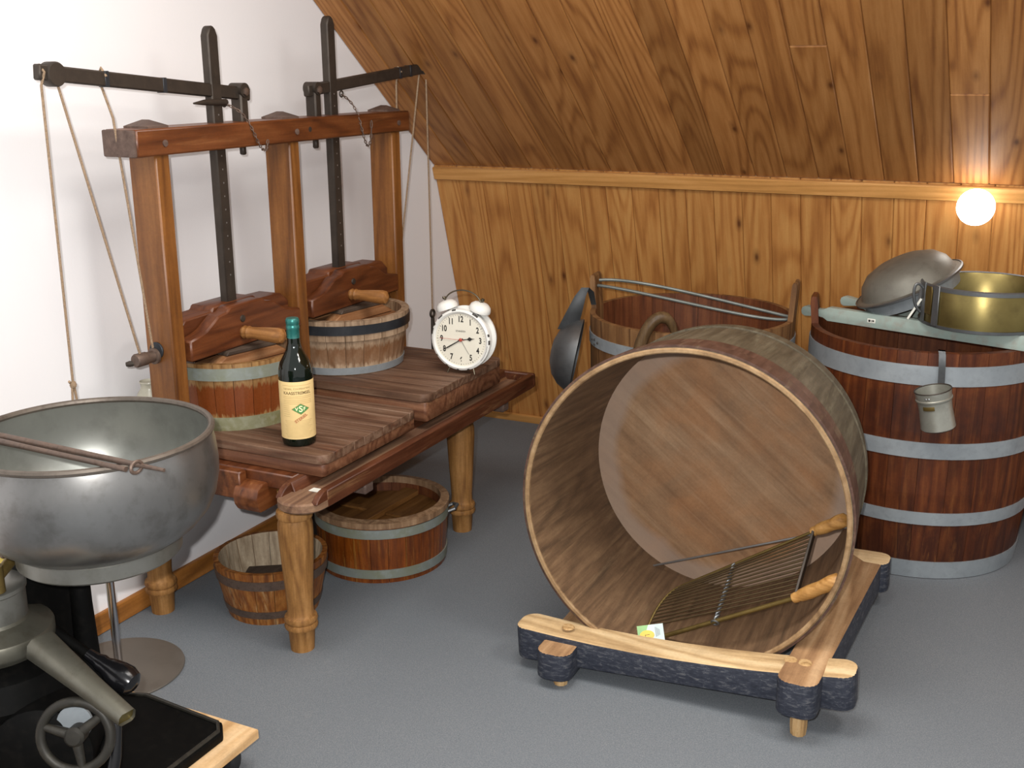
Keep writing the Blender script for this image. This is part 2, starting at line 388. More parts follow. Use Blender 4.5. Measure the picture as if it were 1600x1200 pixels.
def raw(name, me, parent, mloc):
    """shared mesh data placed in the parent's frame"""
    return link(bpy.data.objects.new(name, me), parent, WM[parent] @ mloc)
def RZ(a): return Matrix.Rotation(a, 4, 'Z')
def RX(a): return Matrix.Rotation(a, 4, 'X')
def RY(a): return Matrix.Rotation(a, 4, 'Y')
def T(*a): return Matrix.Translation(Vector(a))
def align(d, o=(0, 0, 0)):
    """matrix taking +Z to direction d, placed at o"""
    return Matrix.Translation(Vector(o)) @ Vector((0, 0, 1)).rotation_difference(Vector(d).normalized()).to_matrix().to_4x4()
def stave_mesh(name, prof, half, mat, seg=2, mat_in=None):
    """prof: (z, r_out, r_in) rows; one stave about angle 0 of the axis"""
    t = bmesh.new(); out = []; inn = []
    for z, ro, ri in prof:
        out.append([t.verts.new((ro*math.cos(-half+2*half*i/seg), ro*math.sin(-half+2*half*i/seg), z)) for i in range(seg+1)])
        inn.append([t.verts.new((ri*math.cos(-half+2*half*i/seg), ri*math.sin(-half+2*half*i/seg), z)) for i in range(seg+1)])
    for k in range(len(prof)-1):
        for i in range(seg):
            t.faces.new((out[k][i], out[k][i+1], out[k+1][i+1], out[k+1][i]))
            f = t.faces.new((inn[k][i+1], inn[k][i], inn[k+1][i], inn[k+1][i+1])); f.material_index = 1 if mat_in else 0
        t.faces.new((inn[k][0], out[k][0], out[k+1][0], inn[k+1][0])); t.faces.new((out[k][-1], inn[k][-1], inn[k+1][-1], out[k+1][-1]))
    for i in range(seg):
        t.faces.new((inn[0][i], inn[0][i+1], out[0][i+1], out[0][i])); t.faces.new((out[-1][i], out[-1][i+1], inn[-1][i+1], inn[-1][i]))
    bmesh.ops.recalc_face_normals(t, faces=t.faces)
    me = bpy.data.meshes.new(name); t.to_mesh(me); t.free(); me.materials.append(MT[mat])
    if mat_in: me.materials.append(MT[mat_in])
    return me
def staves(parent, prof, n, mat, gap=.0008, skip=(), name='stave', mat_in=None, seg=2, a0=0.0):
    rmax = max(p[1] for p in prof); half = PI/n - gap/rmax/2
    me = stave_mesh(name, prof, half, mat, seg, mat_in)
    for i in range(n):
        if i in skip: continue
        raw(name, me, parent, RZ(a0+2*PI*i/n))
def rad(prof, z, col=1):
    for a, b in zip(prof[:-1], prof[1:]):
        if a[0] <= z <= b[0]: return a[col]+(b[col]-a[col])*(z-a[0])/(b[0]-a[0])
    return prof[-1][col]
def hoop(parent, prof, z0, z1, mat, th=.003, n=56, label=None, name='hoop'):
    r0, r1 = rad(prof, z0), rad(prof, z1)
    b = B(); b.lathe([(r0-.001, z0), (r0+th, z0), (r1+th, z1), (r1-.001, z1)], n, close=True)
    return part(name, b, mat, parent, label, local=True)
def text_mesh(s, size, align_x='CENTER', depth=0.0, bold=0.0):
    cu = bpy.data.curves.new('t', 'FONT'); cu.body = s; cu.size = size; cu.align_x = align_x; cu.align_y = 'CENTER'; cu.extrude = depth; cu.offset = bold
    ob = bpy.data.objects.new('t', cu); COL.objects.link(ob)
    dg = bpy.context.evaluated_depsgraph_get(); dg.update()
    me = bpy.data.meshes.new_from_object(ob.evaluated_get(dg)); bpy.data.objects.remove(ob); bpy.data.curves.remove(cu)
    t = bmesh.new(); t.from_mesh(me); bpy.data.meshes.remove(me); return t
def arc(cx, cy, r, a0, a1, n): return [(cx+r*math.cos(a0+(a1-a0)*i/n), cy+r*math.sin(a0+(a1-a0)*i/n)) for i in range(n+1)]
def bez(p, n=16):
    p = [Vector(q) for q in p]; out = []
    for i in range(n+1):
        t = i/n; q = list(p)
        while len(q) > 1: q = [a.lerp(c, t) for a, c in zip(q[:-1], q[1:])]
        out.append(q[0])
    return out

# ================================================================== the room
WX = -2.055; YB, ZB = 3.54, 1.0144; YF = 3.851
o = tag(part('floor', B().box(WX-.1, 2.2, -1.6, YF+.15, -.08, 0), 'floor'), kind='structure')
tag(part('wall_left', B().prism([(-1.6, 0), (YF+.05, 0), (YB+.06, ZB), (YB+.06-(2.6-ZB)/.777, 2.6), (-1.6, 2.6)], WX-.08, WX, 'X'), 'plaster'), kind='structure')
tag(part('baseboard_left', B().box(WX, WX+.015, -1.6, YF, 0, .053, .003), 'pine_base'), kind='structure')
# steep panelled lower wall
sl = math.atan2(YF-YB, ZB); L = math.hypot(YF-YB, ZB)
fr = T(WX, YF, 0) @ RX(sl)          # local z runs up the slope
b = B().box(0, 3.6, .02, .06, 0, L); b.xf(fr)
wb = tag(part('wall_back', b, 'pine_wall'), kind='structure')
pw = .0925
me = B().box(-pw/2+.0003, pw/2-.0003, 0, .018, 0, L, .003).mesh('plank', 'pine_wall', R(20))
for i in range(38): raw('plank', me, wb, WM[wb].inverted() @ fr @ T(pw/2+i*pw, 0, .0))
b = B().box(0, 3.6, -.014, .0, L-.05, L-.004, .003); b.xf(fr)
tag(part('trim_1', b, 'pine_trim'), kind='structure')
b = B().box(.016, 3.6, -.014, .0, .0, .034, .003); b.xf(fr)
tag(part('baseboard_back', b, 'pine_trim'), kind='structure')
# sloping panelled ceiling
up = V(0, -math.cos(R(37.84)), math.sin(R(37.84)))
fc = T(WX, YB, ZB) @ RX(PI/2-R(37.84))
LC = 2.35
b = B().box(0, 3.6, .02, .06, 0, LC); b.xf(fc)
ce = tag(part('ceiling', b, 'pine_ceiling'), kind='structure')
cuts = {3: 1.3, 9: 1.1, 14: .62, 18: .42, 20: 1.2, 22: .61, 26: .9}
cw = .0965
def cplank(z0, z1): return B().box(-cw/2+.0003, cw/2-.0003, 0, .018, z0+.0006, z1-.0006, .003).mesh('plank', 'pine_ceiling', R(20))
full = cplank(0, LC)
for i in range(36):
    m = WM[ce].inverted() @ fc @ T(cw/2+i*cw, 0, 0)
    if i in cuts: raw('plank', cplank(0, cuts[i]), ce, m); raw('plank', cplank(cuts[i], LC), ce, m)
    else: raw('plank', full, ce, m)

# ================================================================== the double cheese press
pr = thing('cheese_press', 'double wooden cheese press with three posts, crossbeam and iron levers along the white wall', 'cheese press', (-1.73, 2.43, 0))
legp = [(0, 0), (.0285, 0), (.029, .01), (.032, .053), (.0335, .056), (.0385, .058), (.0405, .064), (.0385, .071), (.0350, .073), (.0385, .075), (.0405, .081), (.0385, .088), (.0335, .091), (.0315, .096), (.031, .115), (.034, .17), (.0385, .24), (.0415, .30), (.041, .325), (.0385, .336), (.0375, .339), (.0420, .342), (.0435, .350), (.0420, .358), (.037, .362), (.037, .408), (0, .408)]
for x, y in ((-1.55, 1.985), (-1.55, 2.79), (-1.995, 1.99), (-1.995, 2.79)):
    part('leg', B().lathe(legp, 28, T(x, y, 0)), 'leg_wood', pr)
# gutter rail along the front
g = B()
sect = [(-1.525, .408), (-1.41, .408), (-1.408, .449), (-1.426, .452), (-1.434, .428), (-1.498, .428), (-1.506, .452), (-1.525, .452)]
g.prism(sect, 1.925, 3.0, 'Y', .002)
gr = part('gutter_rail', g, 'gutter_red', pr)
nose = [(-1.525, 1.95)] + arc(-1.468, 1.915, .058, PI, 2*PI, 12) + [(-1.41, 1.95)]
part('gutter_nose', B().prism(nose, .407, .430, 'Z', .004), 'gutter_worn', gr)
part('gutter_floor', B().box(-1.498, -1.434, 1.93, 2.99, .426, .4285), 'gutter_worn', gr)
for x in (-1.418, -1.515):   # the lips run out to the nose with a rounded slope
    part('gutter_lip_end', B().prism([(1.93, .425), (1.93, .4515), (1.915, .450), (1.90, .443), (1.887, .432), (1.885, .425)], x-.008, x+.008, 'X', .002), 'gutter_red', gr)
part('end_lip', B().box(-2.03, -1.408, 2.995, 3.013, .409, .452, .004), 'gutter_red', pr)
part('deck', B().box(-2.035, -1.525, 1.955, 2.995, .415, .452, .003), 'press_dark', pr)
part('side_rail', B().prism([(1.915, .378), (1.912, .40), (1.92, .418), (1.94, .428), (2.97, .428), (2.97, .362), (1.925, .362)], -1.668, -1.598, 'X', .005, seg=2), 'press_red', pr)
part('end_board', B().box(-2.035, -1.655, 1.925, 1.952, .385, .452, .003), 'press_red', pr)
for y in (2.116, 2.845):
    part('cross_batten', B().box(-2.02, -1.425, y-.018, y+.018, .374, .408, .004), 'end_grey', pr)
posts = ((1.912, 1.957), (2.391, 2.433), (2.882, 2.927))
for y0, y1 in posts:
    p = part('post', B().box(-1.89, -1.81, y0, y1, .45, 1.17, .004), 'press_post', pr)
    ym = (y0+y1)/2
    c = B(); tt = bmesh.new(); hw = .032
    vs = [tt.verts.new(q) for q in ((-1.885, ym-hw, 1.224), (-1.815, ym-hw, 1.224), (-1.815, ym+hw, 1.224), (-1.885, ym+hw, 1.224), (-1.885, ym-hw, 1.23), (-1.815, ym-hw, 1.23), (-1.815, ym+hw, 1.23), (-1.885, ym+hw, 1.23), (-1.86, ym, 1.243), (-1.84, ym, 1.243))]
    for f in ((0, 1, 2, 3), (0, 1, 5, 4), (1, 2, 6, 5), (2, 3, 7, 6), (3, 0, 4, 7), (4, 5, 9, 8), (5, 6, 9), (6, 7, 8, 9), (7, 4, 8)): tt.faces.new([vs[i] for i in f])
    bmesh.ops.recalc_face_normals(tt, faces=tt.faces); c.add(tt)
    part('tenon_cap', c, 'end_grey', pr)
bm_ = part('crossbeam', B().box(-1.892, -1.8, 1.851, 2.968, 1.167, 1.2255, .004), 'press_red', pr)
part('beam_end', B().box(-1.8915, -1.8005, 1.843, 1.8515, 1.1675, 1.225, .004, 2), 'end_grey', bm_)
for y in (1.935, 2.412, 2.905):
    part('dowel', B().lathe([(0, 0), (.0075, 0), (.0075, .003), (0, .0035)], 14, align((1, 0, 0), (-1.8005, y, 1.193))), 'end_grey', bm_)
part('crack_knot', B().lathe([(0, 0), (.007, 0), (0, .0012)], 12, align((1, 0, 0), (-1.8, 2.47, 1.196))), 'dark_iron', bm_)
# iron bars with rows of small holes
for y, zb, zt in ((2.17, .76, 1.446), (2.648, .765, 1.484)):
    bb = B().prism([(y-.018, zb), (y+.018, zb), (y+.018, zt-.022), (y+.011, zt-.006), (y+.003, zt), (y-.003, zt), (y-.011, zt-.006), (y-.018, zt-.022)], -1.868, -1.844, 'X', .003)
    ib = part('iron_bar', bb, 'dark_iron', pr)
    hb = B()
    for k in range(14): hb.lathe([(0, 0), (.0022, 0), (0, .0006)], 8, align((1, 0, 0), (-1.844, y, zb+.1+k*.032)))
    part('bar_holes', hb, 'steel', ib)
# carved press heads with turned handles
for y0, y1, yc, zb in ((1.962, 2.386, 2.17, .69), (2.438, 2.877, 2.655, .70)):
    def pr_pt(u, z): return (yc+u, zb+z)
    h0, h1 = y0-yc, y1-yc
    ol = [pr_pt(h0, 0), pr_pt(h1, 0), pr_pt(h1, .05), pr_pt(.175, .056), pr_pt(.15, .063), pr_pt(.125, .078), pr_pt(.105, .09), pr_pt(.075, .094), pr_pt(.06, .105), pr_pt(-.06, .105), pr_pt(-.075, .094), pr_pt(-.105, .09), pr_pt(-.125, .078), pr_pt(-.15, .063), pr_pt(-.175, .056), pr_pt(h0, .05)]
    bk = [pr_pt(h0, 0), pr_pt(h1, 0), pr_pt(h1, .068), pr_pt(h1-.03, .092), pr_pt(.085, .094), pr_pt(.08, .105), pr_pt(-.08, .105), pr_pt(-.085, .094), pr_pt(h0+.03, .092), pr_pt(h0, .068)]
    ph = part('press_head', B().prism(bk, -1.91, -1.838, 'X', .004), 'press_dark', pr)
    part('carved_front', B().prism(ol, -1.8385, -1.8, 'X', .004), 'press_dark', ph)
    hp = [(0, 0), (.014, 0), (.0165, .006), (.0145, .013), (.0165, .018), (.0145, .024), (.015, .04), (.018, .075), (.0195, .1), (.0175, .112), (.009, .118), (0, .119)]
    part('handle', B().lathe(hp, 24, align((1, .10, -.02), (-1.802, yc-.02 if yc < 2.3 else yc-.035, zb+.034))), 'handle_wood', ph)
    part('iron_stud', B().lathe([(0, 0), (.009, 0), (.008, .003), (0, .004)], 14, align((1, 0, 0), (-1.8, yc-.02, zb+.068))), 'dark_iron', ph)
# levers
def beam_between(p, q, w, h, bev=.003):
    p, q = Vector(p), Vector(q); d = q-p; ln = d.length
    x = d.normalized(); y = V(0, 0, 1).cross(x)
    if y.length < 1e-4: y = V(0, 1, 0)
    y.normalize(); z = x.cross(y)
    m = Matrix((x, y, z)).transposed().to_4x4(); m.translation = (p+q)/2
    return B().box(-ln/2, ln/2, -w/2, w/2, -h/2, h/2, bev).xf(m)
l1 = part('lever', beam_between((-1.855, 1.655, 1.346), (-1.855, 2.295, 1.288), .02, .031), 'dark_iron', pr)
l2 = part('lever', beam_between((-1.855, 2.535, 1.291), (-1.855, 3.174, 1.349), .02, .031), 'dark_iron', pr)
part('lever_roller', B().lathe([(0, -.016), (.022, -.016), (.0245, -.012), (.0245, .012), (.022, .016), (0, .016)], 24, align((1, 0, 0), (-1.855, 1.695, 1.341))), 'dark_iron', l1)
part('lever_roller', B().lathe([(0, -.014), (.0195, -.014), (.0195, .014), (0, .014)], 24, align((1, 0, 0), (-1.855, 3.14, 1.347))), 'dark_iron', l2)
for lv, y in ((l1, 1.83), (l1, 2.0), (l2, 3.0), (l2, 3.06)):
    z = 1.346-.0906*(y-1.655) if lv is l1 else 1.291+.0908*(y-2.535)
    part('clamp_band', B().box(-1.866, -1.844, y-.006, y+.006, z-.0165, z+.0165, .001), 'black_iron', lv)
for y, zt, zb in ((2.262, 1.313, 1.147), (2.566, 1.311, 1.143)):
    st = B().box(-1.872, -1.838, y-.014, y+.014, zb+.02, zt-.006, .004)
    st.lathe([(0, -.02), (.017, -.02), (.017, .02), (0, .02)], 20, align((1, 0, 0), (-1.855, y, zt-.014)))
    st.box(-1.862, -1.848, y-.006, y+.008, zb-.003, zb+.022, .003)
    sp = part('link_strap', st, 'dark_iron', pr)
    part('bolt', B().lathe([(0, 0), (.010, 0), (.010, .006), (.004, .008), (0, .008)], 6, align((1, 0, 0), (-1.836, y, zt-.018))), 'rod_rust', sp)
part('locking_pin', B().tube([(-1.835, 2.076, 1.273), (-1.84, 2.12, 1.274), (-1.845, 2.2, 1.272)], [.002, .007, .008], 10), 'dark_iron', pr)
def chain(pts, n, r=.0045, wr=.0013):
    b = B(); P = bez(pts, n)
    for i in range(n):
        a, c = P[i], P[i+1]; d = (c-a).normalized(); s1 = d.orthogonal().normalized(); s1 = s1 if i % 2 else d.cross(s1); mid = (a+c)/2; hl = (c-a).length*.62
        b.tube([mid+d*hl*math.cos(u)+s1*r*.6*math.sin(u) for u in [2*PI*k/10 for k in range(10)]], wr, 5, closed=True)
    return b
part('chain', chain([(-1.845, 2.195, 1.268), (-1.80, 2.225, 1.25), (-1.79, 2.225, 1.225), (-1.792, 2.245, 1.15), (-1.79, 2.27, 1.13), (-1.79, 2.28, 1.18)], 24), 'rod_rust', pr)
part('chain', chain([(-1.845, 2.685, 1.278), (-1.80, 2.70, 1.25), (-1.79, 2.70, 1.22), (-1.792, 2.70, 1.1), (-1.79, 2.74, 1.1), (-1.79, 2.745, 1.205)], 26), 'rod_rust', pr)
for y, z in ((2.193, 1.27), (2.684, 1.28)):
    part('eye_ring', B().tube([(-1.845, y+.008*math.cos(u), z+.008*math.sin(u)) for u in [2*PI*k/14 for k in range(14)]], .0022, 6, closed=True), 'dark_iron', pr)
# rope roller on the first post
rl = B(); rl.lathe([(0, 0), (.014, 0), (.016, .004), (.0155, .03), (.0135, .034), (.0135, .05), (.019, .052), (.019, .058), (0, .058)], 24, align((.1, 1, 0), (-1.868, 1.852, .712)))
part('rope_roller', rl, 'rod_rust', pr)
part('roller_plate', B().prism(arc(-1.857, .725, .02, 0, 2*PI, 18)[:-1], 1.908, 1.913, 'Y', .001), 'black_iron', pr)
part('roller_peg', B().lathe([(0, 0), (.006, 0), (.007, .012), (.005, .02), (0, .021)], 14, align((-.8, -.5, -.1), (-1.875, 1.858, .705))), 'dark_iron', pr)
# ropes
def rope(pts, r=.0027, n=8): return B().tube(pts, r, n)
part('rope', rope([(-1.855, 1.664, 1.36), (-1.842, 1.664, 1.345), (-1.852, 1.662, 1.32), (-1.855, 1.658, .714)]), 'rope', pr)
kn = B(); kn.lathe([(0, -.009), (.006, -.006), (.0075, 0), (.0055, .006), (0, .009)], 12, T(-1.855, 1.658, .708)); kn.tube([(-1.855, 1.65, .714), (-1.852, 1.646, .718)], .0028, 6)
kn.tube([(-1.855, 1.655, .705), (-1.858, 1.648, .6), (-1.86, 1.645, .5)], .0027, 6); kn.tube([(-1.855, 1.66, .705), (-1.852, 1.668, .6), (-1.85, 1.67, .5)], .0027, 6)
part('rope_knot', kn, 'rope', pr)
part('rope', rope([(-1.855, 1.706, 1.32), (-1.862, 1.862, .728)]), 'rope', pr)
part('rope', rope([(-1.843, 1.826, 1.335), (-1.855, 1.825, 1.353), (-1.867, 1.826, 1.335), (-1.85, 1.84, 1.25), (-1.855, 1.897, .735)]), 'rope', pr)
part('rope', rope([(-1.843, 3.0, 1.335), (-1.855, 3.0, 1.352), (-1.862, 2.998, 1.3), (-1.865, 2.99, .8)]), 'rope', pr)
part('rope', rope([(-1.855, 3.122, 1.33), (-1.86, 2.99, .8), (-1.86, 2.985, .72)]), 'rope', pr)
part('rope', rope([(-1.85, 3.157, 1.362), (-1.842, 3.157, 1.345), (-1.852, 3.158, 1.32), (-1.853, 3.162, .58)]), 'rope', pr)
hk = B().tube([(-1.853+.0, 3.162+.012*math.sin(u), .568+.012*math.cos(u)) for u in [2*PI*k/16 for k in range(16)]], .0042, 8, closed=True)
hk.tube([(-1.853, 3.162, .556), (-1.853, 3.164, .50), (-1.853, 3.160, .44), (-1.853, 3.168, .425)], [.006, .008, .0055, .003], 8)
part('rope_hook', hk, 'dark_iron', pr)

# drain boards on the press
def drain_board(label, y0, y1, z0, zt, n):
    t = thing('drain_board', label, 'drain board', ((-2.03-1.452)/2, (y0+y1)/2, z0), group='drain boards on the press bench')
    zm = zt-.022
    part('board_base', B().prism([(-2.02, y0+.004), (-1.462, y0+.004), (-1.455, y0+.012), (-1.455, y1-.012), (-1.462, y1-.004), (-2.02, y1-.004)], z0, zm, 'Z', .003), 'tray_body', t)
    w = (y1-y0)/n
    for i in range(n):
        a, c = y0+i*w+.0001, y0+(i+1)*w-.0001
        if i in (0, n-1):
            s = 1 if i == 0 else -1; e = a if i == 0 else c; f = c if i == 0 else a
            ol = [(-2.03, e), (-1.475, e), (-1.461, e+s*.005), (-1.452, e+s*.018), (-1.45, f), (-2.03, f)]
            b = B().prism(ol, zm+.0005, zt+.0005, 'Z', .002)
        else: b = B().box(-2.03, -1.45-random.uniform(0, .004), a, c, zm+.0005, zt-random.uniform(0, .0007), .0009)
        part('plank', b, 'tray_plank', t)
    return t
drain_board('worn wooden drain board under the red mould and bottle', 1.975, 2.389, .4525, .504, 10)
drain_board('worn wooden drain board under the weathered mould and alarm clock', 2.435, 2.878, .4525, .527, 10)

# cheese moulds
def mould(label, loc, prof, n, mat, hoops, mat_in, rot=0):
    t = thing('cheese_mould', label, 'cheese mould', loc, RZ(rot).to_3x3(), 'cheese moulds under the press heads')
    staves(t, prof, n, mat, .0012, mat_in=mat_in)
    for z0, z1, m, l in hoops: hoop(t, prof, z0, z1, m, .003, label=l)
    part('mould_bottom', B().lathe([(0, .004), (prof[0][2]+.002, .004), (prof[0][2]+.002, .018), (0, .018)], 36), 'mould_edge', t, local=True)
    return t
m1p = [(0, .150, .134), (.05, .156, .14), (.12, .162, .146), (.168, .163, .148)]
mould('red-brown cheese mould with greenish metal hoops behind the bottle', (-1.852, 2.168, .504), m1p, 22, 'mould_red', ((.0, .034, 'lichen_green', 'green-stained lower hoop'), (.128, .158, 'galv_green', 'greenish galvanised hoop')), 'mould_edge', .1)
m2p = [(0, .166, .148), (.05, .174, .156), (.098, .181, .163), (.1, .187, .163), (.156, .19, .168)]
mould('weathered cheese mould with black top hoop and pale bottom hoop', (-1.852, 2.652, .527), m2p, 22, 'mould_raw', ((.002, .022, 'galv', 'pale galvanised hoop'), (.118, .144, 'black_iron', 'black iron hoop')), 'mould_edge', .05)
def follower(label, loc, r, zbar, rot):
    t = thing('mould_lid', label, 'mould lid', loc, RZ(rot).to_3x3(), 'pressing lids in the cheese moulds')
    for k, (x0, x1) in enumerate(((-r, -r*.34), (-r*.335, r*.335), (r*.34, r))):
        ol = []
        for i in range(9):
            x = x0+(x1-x0)*i/8; ol.append((x, -math.sqrt(max(0, r*r-x*x))-.0001*i))
        for i in range(9):
            x = x1+(x0-x1)*i/8; ol.append((x, math.sqrt(max(0, r*r-x*x))+.0001*i))
        q = []
        for p in ol:
            if not q or (abs(p[0]-q[-1][0])+abs(p[1]-q[-1][1])) > .0015: q.append(p)
        part('plank', B().prism(q, 0, .018, 'Z', .0015), 'lid_wood', t, local=True)
    for x in (-.055, .055):
        part('batten', B().prism([(-r*.8, .018), (r*.8, .018), (r*.8, zbar*.45), (r*.55, zbar*.8), (-r*.55, zbar*.8), (-r*.8, zbar*.45)], x-.02, x+.02, 'X', .003), 'lid_wood', t, local=True)
    part('press_block', B().prism([(-r*.55, zbar*.8+.0004), (r*.55, zbar*.8+.0004), (r*.5, zbar), (-r*.5, zbar)], -.075, .075, 'X', .002), 'lid_dark', t, local=True)
    return t
follower('wooden pressing lid with block in the red-brown mould', (-1.852, 2.168, .632), .143, .0575, R(-12))
follower('wooden pressing lid with block in the weathered mould', (-1.852, 2.652, .641), .16, .0585, R(-8))

# ------------------------------------------------------------------ bottle of rennet
bo = thing('rennet_bottle', 'dark green bottle with cream label and teal capsule on the drain board', 'bottle', (-1.565, 2.04, .5045))
part('glass_body', B().lathe([(0, .004), (.02, .002), (.034, 0), (.038, .003), (.0395, .01), (.0395, .165), (.0385, .18), (.034, .196), (.025, .212), (.0185, .225), (.0150, .24), (.0142, .262), (0, .262)], 40), 'bottle_glass', bo, local=True)
part('capsule', B().lathe([(.0146, .252), (.0146, .272), (.0155, .274), (.0155, .279), (.0146, .281), (.0146, .284), (.0156, .286), (.0156, .294), (.0135, .298), (0, .2985)], 32), 'capsule', bo, local=True)
ang0 = math.atan2(-2.04, 1.565)+.03
lb = part('paper_label', B().lathe([(.0398, .0195), (.0399, .02), (.0399, .156), (.0398, .1565)], 40, RZ(ang0), False, -1.85, 1.85), 'paper', bo, local=True)
def wrap(b, r, z):   # flat drawing (x right, y up) bent on the bottle
    for v in b.bm.verts:
        a = ang0 + v.co.x/r; q = v.co.copy(); v.co = (math.cos(a)*(r+q.z), math.sin(a)*(r+q.z), z+q.y)
    return b
def label_print(name, tm, mat, x, z, rot=0, off=.0003):
    b = B().add(tm, T(x, 0, off) @ RZ(rot)); wrap(b, .0399, z); part(name, b, mat, lb, local=False) if False else part(name, b.xf(WM[bo]), mat, lb)
def strip(x0, x1, y0, y1):
    t = bmesh.new(); n = max(1, int((x1-x0)/.004)); a = [t.verts.new((x0+(x1-x0)*i/n, y0, 0)) for i in range(n+1)]; c = [t.verts.new((x0+(x1-x0)*i/n, y1, 0)) for i in range(n+1)]
    for i in range(n): t.faces.new((a[i], a[i+1], c[i+1], c[i]))
    return t
label_print('label_title', text_mesh('KAASSTREMSEL', .0098, bold=.0002), 'print_dark', 0, .130)
label_print('label_subtitle', text_mesh('NEDERL. COOPERATIEVE', .0058), 'print_grey', 0, .140)
fine = B()
for z in (.148, .122, .118, .113, .109, .105): fine.add(strip(-.036, .036, z-.0006, z+.0006), None)
for k in range(6): fine.add(strip(-.036, -.02, .1-.005*k-.0005, .1-.005*k+.0005))
for k in range(12): fine.add(strip(-.034+.002*(k % 3), .034-.003*(k % 4), .064-.0035*k-.0005, .064-.0035*k+.0005))
for v in fine.bm.verts: v.co.z = .0002
wrap(fine, .0399, 0); tag(part('fine_print', fine.xf(WM[bo]), 'print_fine', lb), kind='stuff')
def dia(w, h):
    t = bmesh.new(); n = 6; top = [t.verts.new((-w+2*w*i/n, h*(1-abs(-1+2*i/n)), 0)) for i in range(n+1)]; bot = [t.verts.new((-w+2*w*i/n, -h*(1-abs(-1+2*i/n)), 0)) for i in range(1, n)]
    bt = [top[0]]+bot+[top[-1]]
    for i in range(n):
        q = []
        for v in (bt[i], bt[i+1], top[i+1], top[i]):
            if v not in q: q.append(v)
        t.faces.new(q)
    return t
label_print('diamond_border', dia(.0215, .0135), 'print_grey', .006, .092, 0, .0002)
label_print('diamond', dia(.0195, .0122), 'print_green', .006, .092, 0, .0004)
label_print('diamond_letters', text_mesh('S', .020, bold=.0005), 'print_pale', .006, .092, 0, .0007)
label_print('diamond_letters', text_mesh('V', .011, bold=.0004), 'print_pale', -.0035, .092, 0, .0007)
label_print('diamond_letters', text_mesh('F', .011, bold=.0004), 'print_pale', .0145, .092, 0, .0007)
label_print('red_stamp', text_mesh('STERIEL', .0098, bold=.0003), 'print_red', .006, .07, R(32), .0006)

# ------------------------------------------------------------------ alarm clock
CK = (-1.477, 2.69, .527); ck = thing('alarm_clock', 'large white twin-bell alarm clock with chipped rim on the bench', 'alarm clock', CK, RZ(R(6.5)).to_3x3())
fa = T(0, 0, .097) @ RX(PI/2)     # lathe axis +Z becomes local -Y (towards the viewer)
part('case', B().lathe([(0, -.022), (.07, -.022), (.078, -.016), (.0775, .018), (.073, .022), (0, .022)], 48, fa), 'white_enamel', ck, local=True)
part('back_ring', B().lathe([(.077, -.026), (.088, -.025), (.0885, -.018), (.077, -.016)], 48, fa, True), 'white_enamel', ck, local=True)
part('front_ring', B().lathe([(.0745, .026), (.080, .030), (.086, .027), (.0875, .020), (.084, .014), (.077, .014)], 48, fa, True), 'white_enamel', ck, local=True)
dial = part('dial', B().lathe([(0, .0235), (.0765, .0235), (.0765, .021), (0, .021)], 48, fa), 'clock_face', ck, local=True)
wck = WM[ck] @ fa
def on_dial(name, b, mat, z): return part(name, b.xf(wck @ T(0, 0, z)), mat, dial)
for h in range(1, 13):
    a = PI/2-h*PI/6; on_dial('numeral', B().add(text_mesh(str(h), .021, bold=.0007), T(.0575*math.cos(a), .0575*math.sin(a), 0) @ Matrix.Diagonal((.8, 1.1, 1, 1))), 'ink', .0238)
tk = B()
for k in range(60):
    a = 2*PI*k/60; s = .0012 if k % 5 == 0 else .0007
    tk.box(-s*.6, s*.6, .068, .0705 if k % 5 else .072, 0, .0002, m=RZ(a))
on_dial('minute_track', tk, 'ink', .0238)
on_dial('maker_name', B().add(text_mesh('STANDEX', .0065, bold=.0001)), 'ink', .0238).location.z += .024
def hand(deg, ol, mat, z):
    return on_dial('clock_hand', B().prism(ol, 0, .0006, 'Z', 0, RZ(-R(deg))), mat, z)
hand(82, [(-.0012, -.008), (.0012, -.008), (.0011, .02), (.006, .027), (.0012, .034), (0, .043), (-.0012, .034), (-.006, .027), (-.0011, .02)], 'ink', .0252)
hand(239, [(-.0012, -.008), (.0012, -.008), (.0018, .045), (0, .062), (-.0018, .045)], 'ink', .0262)
hand(272, [(-.0005, -.012), (.0005, -.012), (.0004, .064), (-.0004, .064)], 'red_hand', .0272)
hand(149, [(-.0004, 0), (.0004, 0), (.0003, .046), (-.0003, .046)], 'ink', .0246)
on_dial('hand_hub', B().lathe([(0, 0), (.005, 0), (.005, .003), (.003, .005), (0, .005)], 20), 'red_hand', .0246)
for s in (-1, 1):
    d = V(s*.34, 0, 1).normalized(); base = V(s*.045, .0, .097+.074); top = base+d*.024
    bl = part('bell', B().lathe([(.028, 0), (.0305, 0), (.031, .006), (.028, .015), (.02, .022), (.008, .025), (0, .0255)], 32, align(d, base+d*.006)), 'white_enamel', ck, local=True)
    part('bell_inside', B().lathe([(0, .004), (.028, .002), (.028, .0), (0, .002)], 24, align(d, base+d*.006)), 'chip', ck, local=True)
    part('bell_post', B().tube([base-d*.008, base+d*.04], .0022, 8), 'clock_wire', ck, local=True)
    part('bell_nut', B().lathe([(0, 0), (.0045, .001), (.005, .004), (.0045, .008), (0, .009)], 14, align(d, base+d*.034)), 'clock_wire', ck, local=True)
    lg = V(s*.36, 0, -1).normalized()
    part('foot', B().tube([V(s*.031, -.018, .03), V(s*.040, -.026, .0035), V(s*.0405, -.0265, .001)], [.0024, .0018, .0012], 8), 'clock_wire', ck, local=True)
part('foot', B().tube([V(0, .022, .03), V(0, .03, .001)], .002, 8), 'clock_wire', ck, local=True)
hd = bez([(-.053, 0, .2), (-.045, 0, .232), (0, 0, .244), (.045, 0, .232), (.053, 0, .2)], 18)
